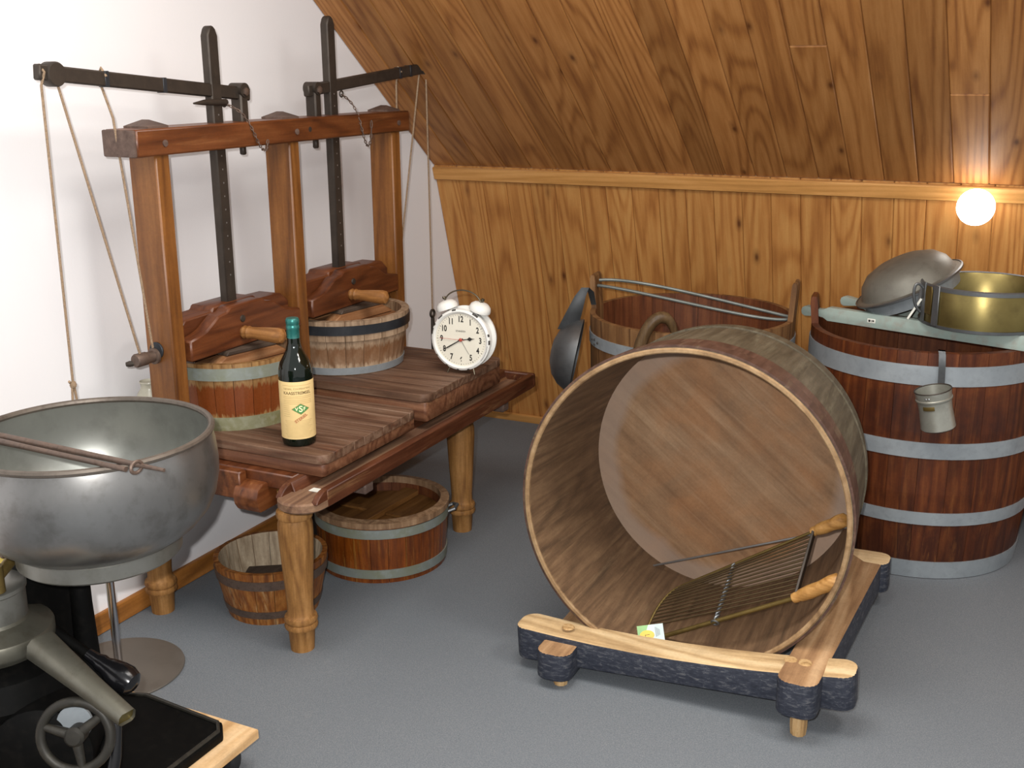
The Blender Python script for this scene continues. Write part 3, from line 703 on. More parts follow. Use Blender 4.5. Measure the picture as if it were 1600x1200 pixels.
part('carry_handle', B().tube([p+V(0, -.004, 0) for p in hd], .0021, 8), 'clock_wire', ck, local=True)
chs = B()
for a0, a1 in ((-42, -8), (-5, 3), (10, 15), (52, 64), (98, 106), (128, 139), (150, 155), (160, 172), (212, 216), (238, 243), (262, 266), (283, 288)):
    chs.lathe([(.0775, .0275), (.0795, .0297), (.0815, .0297)] if a1-a0 > 20 else [(.083, .0292), (.0855, .0279), (.087, .0246)], 6, fa, False, R(a0), R(a1))
part('paint_chips', chs, 'chip', ck, local=True)

# ------------------------------------------------------------------ tubs below the bench
def tub_bottom(t, r, z, mat, th=.012): part('tub_bottom', B().lathe([(0, z), (r, z), (r, z+th), (0, z+th)], 36), mat, t, local=True)
t1 = thing('small_tub', 'small brown wooden tub with pale inside under the bench', 'tub', (-1.755, 2.14, 0))
t1p = [(0, .116, .102), (.05, .127, .113), (.10, .138, .124), (.15, .145, .132)]
staves(t1, t1p, 18, 'tub_brown', .0012, mat_in='tub_pale')
hoop(t1, t1p, .02, .04, 'rod_rust', .0025, label='rusty brown hoop'); hoop(t1, t1p, .105, .13, 'rod_rust', .0025, label='rusty brown hoop')
tub_bottom(t1, .105, .012, 'mould_edge')
bd = thing('dark_block', 'dark wooden block lying in the small tub', 'block', (-1.735, 2.14, .0245))
part('block_body', B().prism([(-.085, -.035), (.085, -.035), (.085, .03), (.02, .045), (-.085, .03)], 0, .075, 'Z', .004, m=RZ(R(25))), 'lid_dark', bd, local=True)
t2 = thing('shallow_tub', 'shallow red-brown tub with blue-grey hoops and a plank lid under the bench', 'tub', (-1.66, 2.52, 0))
t2p = [(0, .178, .163), (.09, .184, .169), (.178, .186, .171)]
staves(t2, t2p, 24, 'tub_glossy', .0012, mat_in='barrel_in')
hoop(t2, t2p, .014, .04, 'galv_green', .003, label='greenish metal hoop'); hoop(t2, t2p, .132, .158, 'galv_green', .003, label='greenish metal hoop')
part('rim_band', B().lathe([(.169, .162), (.191, .162), (.192, .178), (.168, .182)], 48, None, True), 'mould_edge', t2, local=True)
tub_bottom(t2, .165, .008, 'lid_planks')
hn = B().tube([V(.175+.0, -.02, .13), V(.205, -.02, .14), V(.215, 0, .145), V(.205, .02, .14), V(.175, .02, .13)], .005, 8); hn.xf(RZ(R(35)))
part('iron_handle', hn, 'dull_steel', t2, local=True)
ld = thing('tub_lid', 'flat plank lid with crossing battens inside the shallow tub', 'lid', (-1.66, 2.52, .125), RZ(R(-2)).to_3x3())
r = .166; xs = [-r, -.085, 0, .085, r]
for x0, x1 in zip(xs[:-1], xs[1:]):
    q = []
    for i in range(9): x = x0+.0005+(x1-x0-.001)*i/8; q.append((x, -math.sqrt(max(1e-6, r*r-x*x))))
    for i in range(9): x = x1-.0005-(x1-x0-.001)*i/8; q.append((x, math.sqrt(max(1e-6, r*r-x*x))))
    part('plank', B().prism(q, 0, .012, 'Z'), 'lid_planks', ld, local=True)
part('batten', B().box(-.024, .024, -.155, .155, .0125, .03, .002), 'lid_planks', ld, local=True)
part('cleat', B().box(-.13, -.0245, -.02, .0, .0125, .02, .001), 'lid_planks', ld, local=True)
part('cleat', B().box(.0245, .13, -.02, .0, .0125, .02, .001), 'lid_planks', ld, local=True)

# ------------------------------------------------------------------ cradle and big vat
cr = thing('vat_cradle', 'low wooden cradle with worn navy paint under the big vat', 'cradle', (-.66, 2.45, 0))
def cradle_beam(p, q, w, h, sag=0.0):
    """round-ended beam, worn bare on top"""
    p, q = Vector(p), Vector(q); d = q-p; ln = d.length; x = d.normalized(); y = V(0, 0, 1).cross(x).normalized(); z = x.cross(y)
    m = Matrix((x, y, z)).transposed().to_4x4(); m.translation = (p+q)/2
    rr = w*.36
    ol = arc(ln/2-rr, w/2-rr, rr, PI/2, 0, 5) + arc(ln/2-rr, -w/2+rr, rr, 0, -PI/2, 5) + arc(-ln/2+rr, -w/2+rr, rr, -PI/2, -PI, 5) + arc(-ln/2+rr, w/2-rr, rr, PI, PI/2, 5)
    b = B().prism(ol, -h/2, h/2, 'Z', .006, seg=2)
    b.bm.normal_update()
    for f in b.bm.faces:
        if f.normal.z > .3: f.material_index = 1
    if sag:
        bmesh.ops.bisect_plane(b.bm, geom=b.bm.verts[:]+b.bm.edges[:]+b.bm.faces[:], plane_co=(0, 0, 0), plane_no=(1, 0, 0))
        for k in (-.36, -.24, -.12, .12, .24, .36): bmesh.ops.bisect_plane(b.bm, geom=b.bm.verts[:]+b.bm.edges[:]+b.bm.faces[:], plane_co=(k*ln, 0, 0), plane_no=(1, 0, 0))
        for v in b.bm.verts:
            if v.co.z > 0: v.co.z -= sag*max(0, 1-(v.co.x/(ln*.46))**2)
    b.xf(m); return b
part('front_beam', cradle_beam((-1.05, 2.165, .064), (-.288, 2.185, .108), .085, .078, .019), ('navy', 'bare_beam'), cr)
part('back_beam', cradle_beam((-1.02, 2.80, .075), (-.315, 2.815, .09), .085, .08), ('navy', 'bare_beam'), cr)
part('side_beam', cradle_beam((-.93, 2.065, .056), (-.957, 2.86, .044), .082, .066), ('navy', 'bare_beam_y'), cr)
part('side_beam', cradle_beam((-.395, 2.08, .104), (-.372, 2.86, .088), .085, .078), ('navy', 'bare_beam_y'), cr)
for x, y, zt in ((-.922, 2.105, .04), (-.392, 2.135, .075), (-.908, 2.80, .03), (-.375, 2.80, .055)):
    pb = B().lathe([(0, 0), (.016, 0), (.018, .02), (.018, zt), (0, zt)], 9, T(x, y, 0)); part('peg', pb, 'peg_wood', cr)
for x, y, z in ((-.93, 2.165, .1085), (-.425, 2.18, .1385), (-.395, 2.178, .1405)):
    part('dowel', B().lathe([(0, 0), (.015, 0), (.013, .003), (0, .004)], 12, T(x, y, z)), 'peg_wood', cr)
vn = V(.06, -.996, .062).normalized(); vc = V(-.696, 2.232, .4075)
D = .44
vrot = vn.to_track_quat('Z', 'Y').to_matrix()
vb = vc-vn*(D+.035)
vat = thing('cheese_vat', 'huge open wooden vat lying on its side on the cradle', 'vat', vb, vrot)
vp = [(0, .347, .332), (.03, .348, .333), (.25, .357, .343), (D+.03, .366, .353), (D+.035, .3665, .354)]
staves(vat, vp, 30, 'vat_outer', .0001, mat_in='vat_stave', seg=3)
vbt = part('vat_bottom', B().lathe([(0, .012), (.336, .012), (.336, .0345), (0, .035)], 64), 'vat_disc', vat, local=True)
vbt.matrix_basis = vbt.matrix_basis @ RZ(R(-38))
part('rim_edge', B().lathe([(.3535, D+.03), (.354, D+.037), (.3565, D+.0395), (.3625, D+.0395), (.3655, D+.036), (.3655, D+.03)], 96, None, True), 'vat_rim', vat, local=True)
hoop(vat, vp, D-.025, D+.0325, 'vat_hoop', .0055, 96, 'reddish brown wooden hoop'); hoop(vat, vp, D-.085, D-.03, 'vat_hoop', .0045, 96, 'reddish brown wooden hoop')
hoop(vat, vp, .04, .075, 'vat_outer', .004, 96, 'grey-brown wooden hoop')

# curd cutter lying in the vat
cu = thing('curd_cutter', 'brass curd cutter with many wires and two wooden handles inside the vat', 'curd cutter', (-.6, 2.33, .06))
A1 = V(-.740, 2.30, .066); A2 = V(-.444, 2.28, .235)      # lower rod: tip to handle
C1 = V(-.751, 2.44, .129); C2 = V(-.438, 2.41, .342)      # upper rod
part('frame_rod', B().tube([A1, A2], .0055, 10), 'brass_old', cu)
part('frame_rod', B().tube([C1, C2], .0035, 8), 'brass_old', cu)
tip = V(-.79, 2.31, .064)
endb = bez([C1, C1.lerp(tip, .3)+V(-.018, 0, .012), C1.lerp(tip, .7)+V(-.012, 0, .005), tip], 10)
part('end_band', B().tube(endb, .0035, 8), 'brass_old', cu)
part('frame_rod', B().tube([tip, A1], .0045, 8), 'brass_old', cu)
nw = 14
for k in range(1, nw):
    t = k/nw
    e = endb[0]; idx = t*(len(endb)-1); i = min(int(idx), len(endb)-2); e = endb[i].lerp(endb[i+1], idx-i)
    part('wire', B().tube([e, C2.lerp(A2, t)], .0023, 6), 'wire_brown', cu)
part('side_bar', beam_between(C2+(C2-A2)*.02, A2, .006, .022, .001), 'dark_iron', cu)
m0, m1 = C1.lerp(C2, .42), A1.lerp(A2, .40); dd = (m1-m0); uu = dd.normalized().orthogonal().normalized(); vv = dd.normalized().cross(uu)
tw = B()
for ph in (0, PI):
    tw.tube([m0+dd*(i/60)+(uu*math.cos(ph+i*.75)+vv*math.sin(ph+i*.75))*.0032 for i in range(61)], .0028, 6)
tw.tube([m1+dd.normalized()*.004+(uu*math.cos(q)+vv*math.sin(q))*.008 for q in [2*PI*i/12 for i in range(12)]], .0025, 6, closed=True)
part('twisted_bar', tw, 'dull_steel', cu)
hpf = [(0, 0), (.011, 0), (.012, .009), (.011, .014), (.0135, .02), (.0155, .045), (.0145, .072), (.0175, .1), (.0165, .118), (.0095, .127), (0, .129)]
da = (A2-A1).normalized(); dc = (C2-C1).normalized()
part('handle', B().lathe(hpf, 24, align((.098, -.018, .072), A2-da*.004)), 'cutter_handle', cu)
part('handle', B().lathe([(r_*.95, z_*.74) for r_, z_ in hpf], 24, align((.083, -.02, .056), C2-dc*.004)), 'cutter_handle', cu)
rod = tag(part('steel_rod', B().tube([(-.885, 2.61, .085), (-.364, 2.49, .337)], .0028, 8), 'steel'), 'thin straight steel rod slanting across the inside of the vat', 'rod')
# label card
cdm = T(-.760, 2.25, .092) @ RZ(R(14)) @ RX(R(58)) @ RZ(R(12))
cdt = thing('info_card', 'small green and white card with a yellow oval at the cutter tip', 'card', cdm.translation, cdm.to_3x3())
part('card_sheet', B().prism([(-.03, -.019), (.03, -.019), (.03, .019), (-.03, .019)], 0, .0015, 'Z'), 'card_white', cdt, local=True)
part('green_corner', B().prism([(-.03, -.019), (-.02, -.019), (-.004, .019), (-.03, .019)], .0016, .0019, 'Z'), 'card_green', cdt, local=True)
part('yellow_oval', B().prism([(-.009+.017*math.cos(a), -.004+.0115*math.sin(a)) for a in [2*PI*i/24 for i in range(24)]], .002, .0023, 'Z'), 'card_yellow', cdt, local=True)
part('card_mark', B().box(-.0135, -.0125, -.007, -.0025, .0024, .0026).box(-.0135, -.003, -.0035, -.0025, .0024, .0026), 'ink', cdt, local=True)
cm = B()
for k in range(5): cm.box(.011+.0022*k, .0122+.0022*k, -.010+.001*k, .013-.0015*k, .0016, .0018)
part('card_print', cm, 'card_grey', cdt, local=True)

# ------------------------------------------------------------------ lug tub behind the vat
def lug(parent, prof, n, i, z1, mat, a0=0.0, holes=True):
    half = PI/n*.98; zt = prof[-1][0]; ro, ri = prof[-1][1], prof[-1][2]
    pp = prof+[(z1-.02, ro+.006, ri+.006), (z1-.006, ro+.005, ri+.008), (z1, ro+.002, ri+.011)]
    me = stave_mesh('lug_stave', pp, half, mat); raw('lug_stave', me, parent, RZ(a0+2*PI*i/n))
n3 = 24; t3 = thing('lug_tub', 'grey-brown lug tub with wire bail behind the big vat', 'tub', (-.978, 3.185, 0))
t3p = [(0, .285, .268), (.3, .293, .276), (.645, .301, .285)]
aL = math.atan2(-.03, -.3); a3 = aL
staves(t3, t3p, n3, 'tub3', .001, skip=(0, n3//2+0), mat_in='barrel_in', a0=a3+R(0))
lug(t3, t3p, n3, 0, .745, 'tub3', a3); lug(t3, t3p, n3, n3//2, .755, 'tub3', a3+R(20)*0)
hoop(t3, t3p, .56, .594, 'galv', .003, label='pale riveted metal hoop'); hoop(t3, t3p, .28, .31, 'galv', .003); hoop(t3, t3p, .03, .06, 'galv', .003)
tub_bottom(t3, .27, .03, 'barrel_in', .02)
rv = B()
for da_, z in ((.55, .578), (.62, .582), (.62, .568), (.7, .577)):
    rr_ = .3035; a = a3+da_; rv.lathe([(0, 0), (.004, 0), (.003, .002), (0, .0025)], 8, align((math.cos(a), math.sin(a), 0), (rr_*math.cos(a), rr_*math.sin(a), z)))
part('rivets', rv, 'dark_iron', t3, local=True)
pl, prt = V(-1.262, 3.155, .725), V(-.694, 3.215, .65)
bl = bez([pl+V(0, .0, .0), pl+V(.1, .03, .012), (pl+prt)/2+V(.03, .04, .0), prt+V(-.08, .03, .004), prt], 24)
bl2 = bez([prt, prt+V(.03, -.02, -.003), prt+V(-.03, -.075, -.006), prt+V(-.1, -.06, -.002), (pl+prt)/2+V(-.02, -.03, -.005), pl+V(.06, -.02, -.012), pl+V(0, -.01, -.015)], 30)
part('wire_bail', B().tube(bl+bl2[1:], .0048, 8), 'wire_galv', t3)
# skimming scoop hanging on the left lug
sc = thing('metal_scoop', 'large dark metal scoop hanging on the left lug of the tub', 'scoop', (-1.33, 3.04, .4))
ds = V(-.93, -.3, .18).normalized()
part('scoop_bowl', B().lathe([(.112, 0), (.108, .018), (.095, .042), (.07, .064), (.035, .077), (0, .08), (0, .078), (.034, .075), (.069, .062), (.093, .041), (.106, .017), (.11, 0)], 40, align(ds, (-1.293, 3.06, .508))), 'dull_steel', sc)
sh = B(); hp_ = [V(-1.318, 3.045, .59), V(-1.30, 3.05, .64), V(-1.284, 3.06, .69), V(-1.274, 3.075, .715), V(-1.262, 3.09, .70), V(-1.256, 3.098, .66)]
tq = bmesh.new(); pv = None
for p_, w_ in zip(hp_, (.04, .032, .022, .015, .012, .01)):
    a_ = [tq.verts.new(p_+V(-.7*w_, -.3*w_, 0)), tq.verts.new(p_+V(.05*w_, -.12*w_, 0)), tq.verts.new(p_+V(.7*w_, .3*w_, 0))]
    if pv:
        for k_ in (0, 1): tq.faces.new((pv[k_], pv[k_+1], a_[k_+1], a_[k_]))
    pv = a_
bmesh.ops.solidify(tq, geom=tq.faces[:], thickness=.004); sh.add(tq)
part('scoop_handle', sh, 'scoop_dark', sc)
# horn-like hook over the front rim
hkt = thing('curved_hook', 'brown horn-shaped hook over the front rim of the lug tub', 'hook', (-1.0, 2.88, .6))
part('hook_body', B().tube(bez([(-1.035, 2.868, .50), (-1.035, 2.862, .60), (-1.01, 2.86, .70), (-.965, 2.885, .72), (-.945, 2.91, .69), (-.94, 2.92, .62)], 20), [.017]*6+[.0165]*9+[.014, .013, .012, .011, .0095, .008], 12), 'horn', hkt)

# ------------------------------------------------------------------ red barrel
bar = thing('red_barrel', 'tall red-brown barrel with four pale metal hoops at the right', 'barrel', (-.33, 3.305, 0))
nb = 26; bp = [(0, .288, .268), (.06, .296, .276), (.25, .312, .292), (.42, .317, .297), (.636, .315, .295)]
ab = math.atan2(-.04, -.3)
staves(bar, bp, nb, 'barrel_red', .0009, skip=(0,), mat_in='barrel_in', a0=ab)
lug(bar, bp, nb, 0, .712, 'barrel_red', ab)
for z0, z1 in ((.002, .052), (.162, .198), (.352, .396), (.55, .602)): hoop(bar, bp, z0, z1, 'galv', .003, 64, 'pale grey metal hoop')
tub_bottom(bar, .278, .02, 'barrel_in', .02)
# cheese ladder across the barrel
lad = thing('carrying_ladder', 'mint painted carrying ladder lying across the red barrel', 'ladder', (-.35, 3.3, .645))
def rail(p, q):
    p, q = Vector(p), Vector(q); d = (q-p); ln = d.length; x = d.normalized(); y = V(0, 0, 1).cross(x).normalized(); z = x.cross(y)
    m = Matrix((x, y, z)).transposed().to_4x4(); m.translation = p
    ol = [(.085, -.020), (.07, -.012), (.05, -.010), (.03, -.013), (.012, -.015), (.003, -.010), (0, 0), (.003, .010), (.012, .015), (.03, .013), (.05, .010), (.07, .012), (.085, .020), (ln-.06, .02), (ln-.06, -.02)]
    return B().prism(ol, -.013, .013, 'Y', .003, seg=2).xf(m)
ra0, ra1 = V(-.676, 3.30, .657), V(.33, 3.0, .657)
rb0, rb1 = V(-.60, 3.49, .657), V(.40, 3.19, .657)
part('ladder_rail', rail(ra0, ra1), 'mint', lad); part('ladder_rail', rail(rb0, rb1), 'mint', lad)
for t in (.32, .62, .85):
    part('ladder_rung', beam_between(ra0.lerp(ra1, t), rb0.lerp(rb1, t), .07, .012, .002), 'mint_back', lad)
tgd = (ra1-ra0).normalized(); tpos = ra0.lerp(ra1, .205)+V(0, -.0135, 0)
tm_ = Matrix((tgd, V(0, 0, 1).cross(tgd), V(0, 0, 1))).transposed().to_4x4(); tm_.translation = tpos
part('number_tag', B().box(-.012, .012, -.0015, .0015, -.006, .006, .0008).xf(tm_), 'white_strip', lad)
tp = B(); tp.box(-.008, -.002, -.0022, -.0016, -.003, .003).box(.001, .003, -.0022, -.0016, -.003, .003).box(.0045, .0085, -.0022, -.0016, -.002, .003)
part('tag_print', tp.xf(tm_), 'ink', lad)
# brass pan
bpan = thing('brass_pan', 'straight-sided brass pan with riveted iron handle on the ladder', 'pan', (-.185, 3.235, .678))
part('pan_wall', B().lathe([(0, .0), (.155, .0), (.160, .004), (.162, .105), (.160, .109), (.157, .105), (.154, .006), (0, .005)], 56), 'brass', bpan, local=True)
part('rim_band', B().lathe([(.1615, .098), (.164, .098), (.1645, .108), (.161, .111), (.157, .108)], 56), 'dull_steel', bpan, local=True)
part('foot_band', B().lathe([(.158, .0), (.163, .0), (.164, .008), (.161, .008)], 56), 'dull_steel', bpan, local=True)
def on_pan(a, b): return b.xf(RZ(a))
for a in (R(207), R(228)):
    part('iron_strap', on_pan(a, B().box(.1615, .1655, -.011, .011, .004, .112, .001)), 'dull_steel', bpan, local=True)
part('pan_clip', B().prism([(-.014, .03), (.014, .03), (.016, .09), (.012, .106), (-.012, .106), (-.016, .09)], .1615, .1645, 'X', .001, m=RZ(R(217))), 'brass_old', bpan, local=True)
hh = bez([(.166, 0, .095), (.19, 0, .125), (.197, 0, .10), (.195, 0, .05), (.17, 0, .03)], 14)
part('pan_handle', B().tube([RZ(R(207)) @ p for p in hh], .004, 8), 'dull_steel', bpan, local=True)
# upturned dish leaning on the pan
dd_ = V(-.42, -.12, .9).normalized()
ud = thing('upturned_dish', 'dull grey metal dish turned upside down and leaning on the brass pan', 'dish', (-.37, 3.3, .70))
part('dish_body', B().lathe([(.150, -.004), (.152, .0), (.136, .004), (.132, .012), (.122, .036), (.10, .058), (.065, .072), (.03, .077), (0, .078), (0, .075), (.064, .069), (.098, .055), (.119, .034), (.129, .011), (.134, .0)], 56, align(dd_, (-.392, 3.325, .752))), 'dish_grey', ud)
part('dish_rim', B().lathe([(.148, -.006), (.153, -.004), (.1535, .001), (.149, .003)], 56, align(dd_, (-.392, 3.325, .752)), True), 'dull_steel', ud)
part('dish_skirt', B().lathe([(.138, -.002), (.131, -.04), (.128, -.04), (.134, -.002)], 56, align(dd_, (-.392, 3.325, .752)), True), 'galv', ud)
part('dish_clip', B().box(-.012, .012, -.002, .002, -.03, .02, .001).xf(T(-.333, 3.175, .762) @ RZ(R(-25)) @ RX(R(-10))), 'dull_steel', ud)
stp = tag(part('white_strip', B().box(-.003, .003, -.0012, .0012, -.033, .033, .0005).xf(T(-.352, 3.165, .713) @ RY(R(28))), 'white_strip'), 'narrow white plastic strip standing between the ladder and the brass pan', 'strip')
# hanging tin cup
cup = thing('tin_cup', 'small tin cup hanging by a strap on the red barrel', 'cup', (-.243, 2.938, .458), (RY(R(-12)) @ RX(R(4)) @ Matrix.Diagonal((.87, .87, .87, 1))).to_3x3())
part('cup_body', B().lathe([(0, 0), (.046, 0), (.049, .003), (.0465, .06), (.0475, .08), (.0495, .092), (.052, .118), (.0505, .118), (.048, .092), (.045, .06), (.0465, .005), (0, .004)], 40), 'tin_bright', cup, local=True)
part('cup_rim', B().tube([(.0515*math.cos(a), .0515*math.sin(a), .118) for a in [2*PI*k/36 for k in range(36)]], .0018, 6, closed=True), 'dark_iron', cup, local=True)
part('cup_bead', B().lathe([(.049, .086), (.052, .090), (.052, .094), (.050, .096)], 40), 'tin_bright', cup, local=True)
part('name_plate', B().lathe([(.0492, .068), (.0496, .069), (.0496, .079), (.0492, .080)], 8, None, False, R(-125), R(-85)), 'brass_old', cup, local=True)
part('rivet', B().lathe([(0, 0), (.003, .001), (0, .003)], 8, align((-.3, -.95, 0), (-.0155, -.0495, .105))), 'steel', cup, local=True)
part('rivet', B().lathe([(0, 0), (.003, .001), (0, .003)], 8, align((-.2, -.97, 0), (-.0075, -.0512, .105))), 'steel', cup, local=True)
strap = []
for p in ((-.2498, 2.983, .54), (-.252, 2.984, .60), (-.2545, 2.985, .636), (-.257, 2.99, .645), (-.259, 3.005, .645), (-.26, 3.014, .635), (-.26, 3.016, .60)): strap.append(Vector(p))
bs = B(); t = bmesh.new(); prev = None
for i, p in enumerate(strap):
    ww = .0085; a_ = [t.verts.new(p+V(-ww, 0, 0)), t.verts.new(p+V(ww, 0, 0))]
    if prev: t.faces.new((prev[0], prev[1], a_[1], a_[0]))
    prev = a_
bmesh.ops.solidify(t, geom=t.faces[:], thickness=.0025); bs.add(t)
part('hook_strap', bs, 'dull_steel', cup)
# tub at the right edge
rt = thing('orange_tub', 'orange-brown wooden tub half hidden beside the red barrel', 'tub', (.165, 3.56, 0))
rtp = [(0, .16, .145), (.03, .163, .147), (.1, .172, .158), (.3, .175, .16)]
staves(rt, rtp, 18, 'red_stave', .001); hoop(rt, rtp, .0, .018, 'black_iron', .003); tub_bottom(rt, .147, .01, 'red_stave')

# ------------------------------------------------------------------ pewter bowl with rods
BX, BY = -1.489, 1.35
bw = thing('separator_bowl', 'big round pewter supply bowl at the left, above the black separator', 'bowl', (BX, BY, .532))
prof = [(.085, .012), (.125, .013), (.15, .022), (.175, .040), (.196, .064), (.209, .092), (.2155, .122), (.2165, .15), (.214, .18), (.210, .2), (.208, .208)]
part('bowl_outside', B().lathe([(0, .012)]+prof, 72), 'pewter', bw, local=True, smooth=R(60))
part('bowl_inside', B().lathe([(0, .020)]+[(r-.004, z+.004) for r, z in prof[1:-1]]+[(.205, .208)], 72), 'pewter_in', bw, local=True, smooth=R(60))
part('bowl_rim', B().tube([(.2085*math.cos(a), .2085*math.sin(a), .210) for a in [2*PI*k/72 for k in range(72)]], .006, 8, closed=True), 'pewter_rim', bw, local=True)
part('foot_ring', B().lathe([(.128, -.012), (.137, -.014), (.141, -.010), (.1425, .016), (.139, .02), (.135, .016)], 64, None, True), 'tin', bw, local=True)
tpb = B().tube([V(-.112, -.083, -.002), V(-.104, -.108, -.008), V(-.092, -.145, -.018)], [.0095, .0105, .0105], 14); tpb.tube([V(-.09, -.15, .004), V(-.09, -.15, -.044)], .013, 14)
part('brass_tap', tpb, 'brass_old', bw, local=True)
part('tap_key', B().box(-.108, -.097, -.125, -.108, .004, .016, .003), 'rod_rust', bw, local=True)
tg = thing('iron_tongs', 'pair of thin rusty iron rods lying across the bowl rim', 'tongs', (BX, BY, .755))
part('rod', B().tube([(-1.66, 1.245, .758), (-1.55, 1.245, .756), (-1.30, 1.242, .753), (-1.215, 1.242, .752)], [.0055, .006, .005, .003], 10), 'rod_rust', tg)
part('rod', B().tube([(-1.67, 1.245, .752), (-1.60, 1.232, .753), (-1.50, 1.228, .753), (-1.272, 1.22, .752)], [.005, .0065, .005, .0045], 10), 'rod_rust', tg)
part('ring', B().tube([(-1.262, 1.232+.012*math.cos(a), .753+.009*math.sin(a)) for a in [2*PI*k/14 for k in range(14)]], .003, 8, closed=True), 'rod_rust', tg)

# ------------------------------------------------------------------ separator on its dolly
dl = thing('dolly_board', 'light plywood dolly board on casters under the separator', 'dolly', (-1.58, 1.25, 0))
part('board', B().box(-1.86, -1.335, .93, 1.555, .062, .084, .003), 'ply', dl)
for x, y in ((-1.375, 1.515), (-1.375, .97), (-1.82, 1.515), (-1.82, .97)):
    ca = part('caster_fork', B().box(x-.016, x+.016, y-.014, y+.014, .045, .0615, .002), 'black_iron', dl)
    part('caster_wheel', B().lathe([(0, -.011), (.018, -.011), (.0235, -.006), (.0235, .006), (.018, .011), (0, .011)], 24, align((1, .3, 0), (x, y, .0236))), 'rubber', ca)
sp = thing('cream_separator', 'black cast-iron cream separator with tin covers, spout and hand wheel', 'separator', (-1.6, 1.22, .085))
part('base_plate', B().prism([(-1.70, 1.0), (-1.41, 1.0), (-1.37, 1.03), (-1.37, 1.49), (-1.395, 1.518), (-1.60, 1.535), (-1.70, 1.50)], .0845, .104, 'Z', .005, seg=2), 'black_cast', sp)
part('plate_rim', B().tube([(-1.69, 1.01, .106), (-1.415, 1.01, .106), (-1.378, 1.036, .106), (-1.378, 1.486, .106), (-1.40, 1.51, .106), (-1.60, 1.527, .106), (-1.69, 1.495, .106)], .0045, 8, closed=True), 'wheel_iron', sp)
ax_, ay_ = -1.63, 1.22
part('body_casting', B().lathe([(0, .104), (.15, .104), (.15, .12), (.125, .16), (.12, .25), (.14, .30), (.125, .345), (.09, .36), (0, .362)], 40, T(ax_, ay_, 0)), 'black_cast', sp)
part('gear_housing', B().lathe([(0, -.06), (.075, -.06), (.085, -.05), (.085, .05), (.07, .062), (0, .064)], 32, align((.55, -.83, 0), (-1.50, 1.2, .225))), 'black_cast', sp)
part('support_arm', B().prism([(1.30, .105), (1.42, .105), (1.40, .30), (1.395, .515), (1.30, .515), (1.26, .40), (1.27, .28)], -1.66, -1.625, 'X', .006), 'black_cast', sp)
part('support_column', B().lathe([(.036, .105), (.028, .20), (.022, .30), (.019, .40), (.019, .516)], 24, T(-1.565, 1.36, 0)), 'black_cast', sp)
part('skim_cover', B().lathe([(.03, .30), (.05, .33), (.098, .372), (.101, .378), (.101, .398), (.099, .402), (.062, .418), (.06, .424), (0, .425)], 48, T(ax_, ay_, 0)), 'tin_dark', sp)
part('float_chamber', B().lathe([(.06, .42), (.06, .472), (.063, .475), (.063, .482), (.058, .486), (0, .487)], 40, T(ax_, ay_, 0)), 'tin', sp)
s0, s1 = V(-1.505, 1.212, .398), V(-1.285, 1.18, .335)
spx = (s1-s0).normalized(); spy = V(0, 0, 1).cross(spx).normalized(); spz = spx.cross(spy); sm = Matrix((spx, spy, spz)).transposed().to_4x4(); sm.translation = s0; ln = (s1-s0).length
t = bmesh.new(); rows = []
for u, wd, hgt in ((0, .027, .024), (.05, .024, .021), (ln*.6, .019, .016), (ln, .016, .013)):
    rows.append([t.verts.new((u, wd*cx, hgt*cz)) for cx, cz in ((-1, -.6), (-.6, -1), (.6, -1), (1, -.6), (1, .5), (.7, .9), (-.7, .9), (-1, .5))])
for a_, c_ in zip(rows[:-1], rows[1:]):
    for k in range(8): t.faces.new((a_[k], a_[(k+1) % 8], c_[(k+1) % 8], c_[k]))
bmesh.ops.recalc_face_normals(t, faces=t.faces)
part('spout', B().add(t, sm), 'tin_dark', sp, smooth=R(75))
part('spout_lip', B().prism([(-.016, -.008), (-.0096, -.013), (.0096, -.013), (.016, -.008), (.016, .0065), (.0112, .0117), (-.0112, .0117), (-.016, .0065)], ln-.008, ln-.006, 'X', m=sm), 'brass', sp)
# second cream spout low left
part('cream_spout', B().tube([(-1.60, 1.15, .345), (-1.60, 1.06, .30), (-1.605, 1.0, .27)], [.03, .024, .02], 14), 'tin', sp)
# hand wheel
wd_ = V(.45, -.86, .22).normalized(); wc = V(-1.392, 1.165, .28)
wm_ = align(wd_, wc)
wl = part('hand_wheel', B().tube([wm_ @ V(.058*math.cos(a), .058*math.sin(a), 0) for a in [2*PI*k/40 for k in range(40)]], .0085, 10, closed=True), 'wheel_iron', sp)
for a in (R(65), R(190), R(308)):
    part('spoke', B().tube([wm_ @ V(.01*math.cos(a), .01*math.sin(a), 0), wm_ @ V(.056*math.cos(a), .056*math.sin(a), 0)], [.0095, .0065], 10), 'wheel_iron', wl)
part('hub', B().lathe([(0, -.02), (.016, -.02), (.017, .008), (.012, .013), (0, .014)], 24, wm_), 'wheel_iron', wl)
part('gear_plate', B().lathe([(0, -.028), (.03, -.028), (.03, -.022), (0, -.022)], 24, align(wd_, wc+V(-.012, .0, .012))), 'galv', sp)
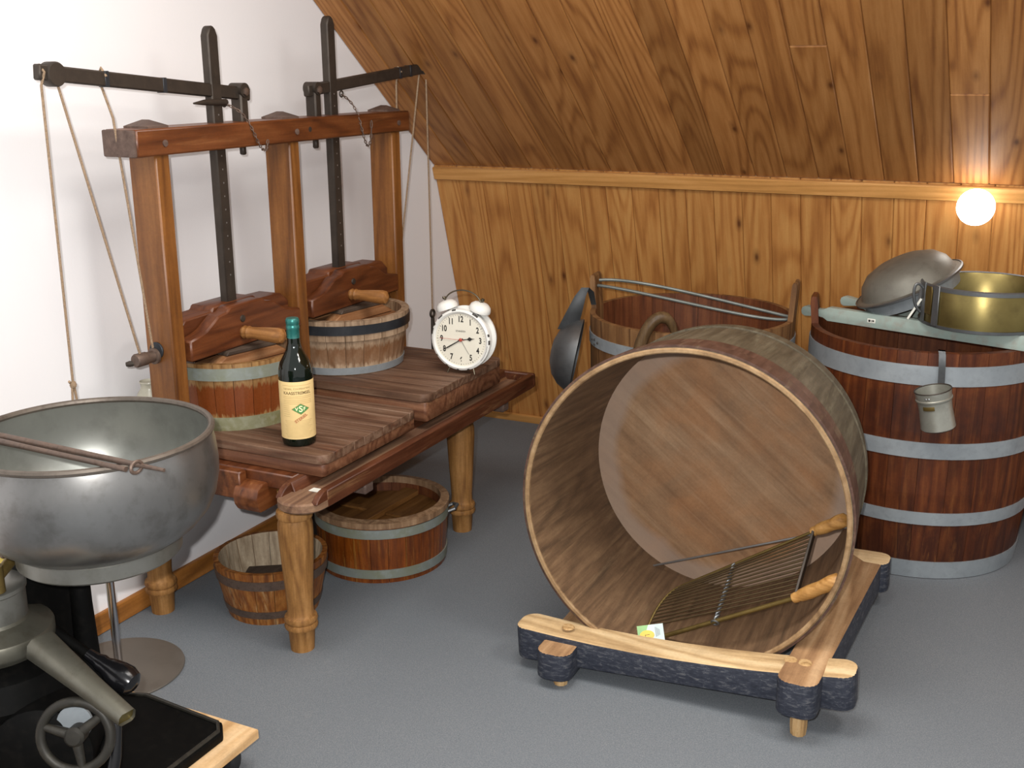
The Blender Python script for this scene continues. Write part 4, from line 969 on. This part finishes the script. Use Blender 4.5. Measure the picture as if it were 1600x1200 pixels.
# crank grip beyond the spout
part('crank_grip', B().lathe([(.010, -.05), (.012, -.03), (.016, -.02), (.015, -.012), (.02, 0), (.025, .02), (.0265, .035), (.022, .05), (.012, .057), (0, .058)], 28, align((.85, .1, -.42), (-1.445, 1.30, .322))), 'black_gloss', sp)
part('crank_shaft', B().tube([(-1.59, 1.29, .385), (-1.48, 1.297, .338)], .009, 10), 'black_cast', sp)
part('brace', B().tube([(-1.40, 1.26, .26), (-1.385, 1.235, .20), (-1.385, 1.2, .108)], [.012, .012, .012], 12), 'black_gloss', sp)
# chrome pole on a round plate
po = thing('chrome_pole_stand', 'slim chrome pole on a round flat plate beside the separator', 'pole stand', (-1.872, 1.712, 0))
part('round_plate', B().lathe([(0, 0), (.146, 0), (.148, .003), (.147, .006), (0, .009)], 56), 'plate_brown', po, local=True)
part('pole', B().lathe([(.0, .0085), (.012, .0085), (.012, .012), (.0095, .014), (.0095, .47), (0, .472)], 24), 'chrome', po, local=True)
# pale jug, yellow box
jg = thing('pale_jug', 'small pale glazed jug half hidden behind the first press post', 'jug', (-1.985, 2.005, .505))
part('jug_body', B().lathe([(0, 0), (.028, 0), (.034, .02), (.036, .05), (.030, .075), (.021, .09), (.0195, .1), (.0225, .106), (.0215, .109), (.018, .104), (0, .1)], 32), 'ceramic', jg, local=True)
yb = thing('yellow_box', 'pale yellow box standing by the wall behind the bowl', 'box', (-2.0, 1.5, 0))
part('box_body', B().box(-2.035, -1.985, 1.40, 1.562, .0, .36, .004), 'yellow', yb)
part('box_edge', B().box(-1.9845, -1.982, 1.555, 1.562, .0, .36), 'card_white', yb)
# scrap of paper on the gutter
tag(part('paper_scrap', B().box(-1.475, -1.452, 1.945, 1.965, .4305, .4315).xf(Matrix()), 'white_strip'), 'tiny white paper scrap lying on the gutter nose of the press', 'paper')
# lit wall lamp
lp = thing('wall_lamp', 'small round lit lamp glowing on the panelled wall above the barrel', 'lamp', (-.243, 3.535, .985))
wn_ = V(0, -math.cos(sl), -math.sin(sl))
pc = V(-.247, 3.551, .978)+wn_*.0145
part('lamp_base', B().lathe([(0, 0), (.022, 0), (.022, .006), (.015, .012), (0, .012)], 28, align(wn_, pc)), 'lamp_base', lp)
part('lamp_globe', B().lathe([(.052*math.sin(PI*k/16), -.052*math.cos(PI*k/16)) for k in range(17)], 32, align(wn_, pc+wn_*.06)), 'lamp', lp)
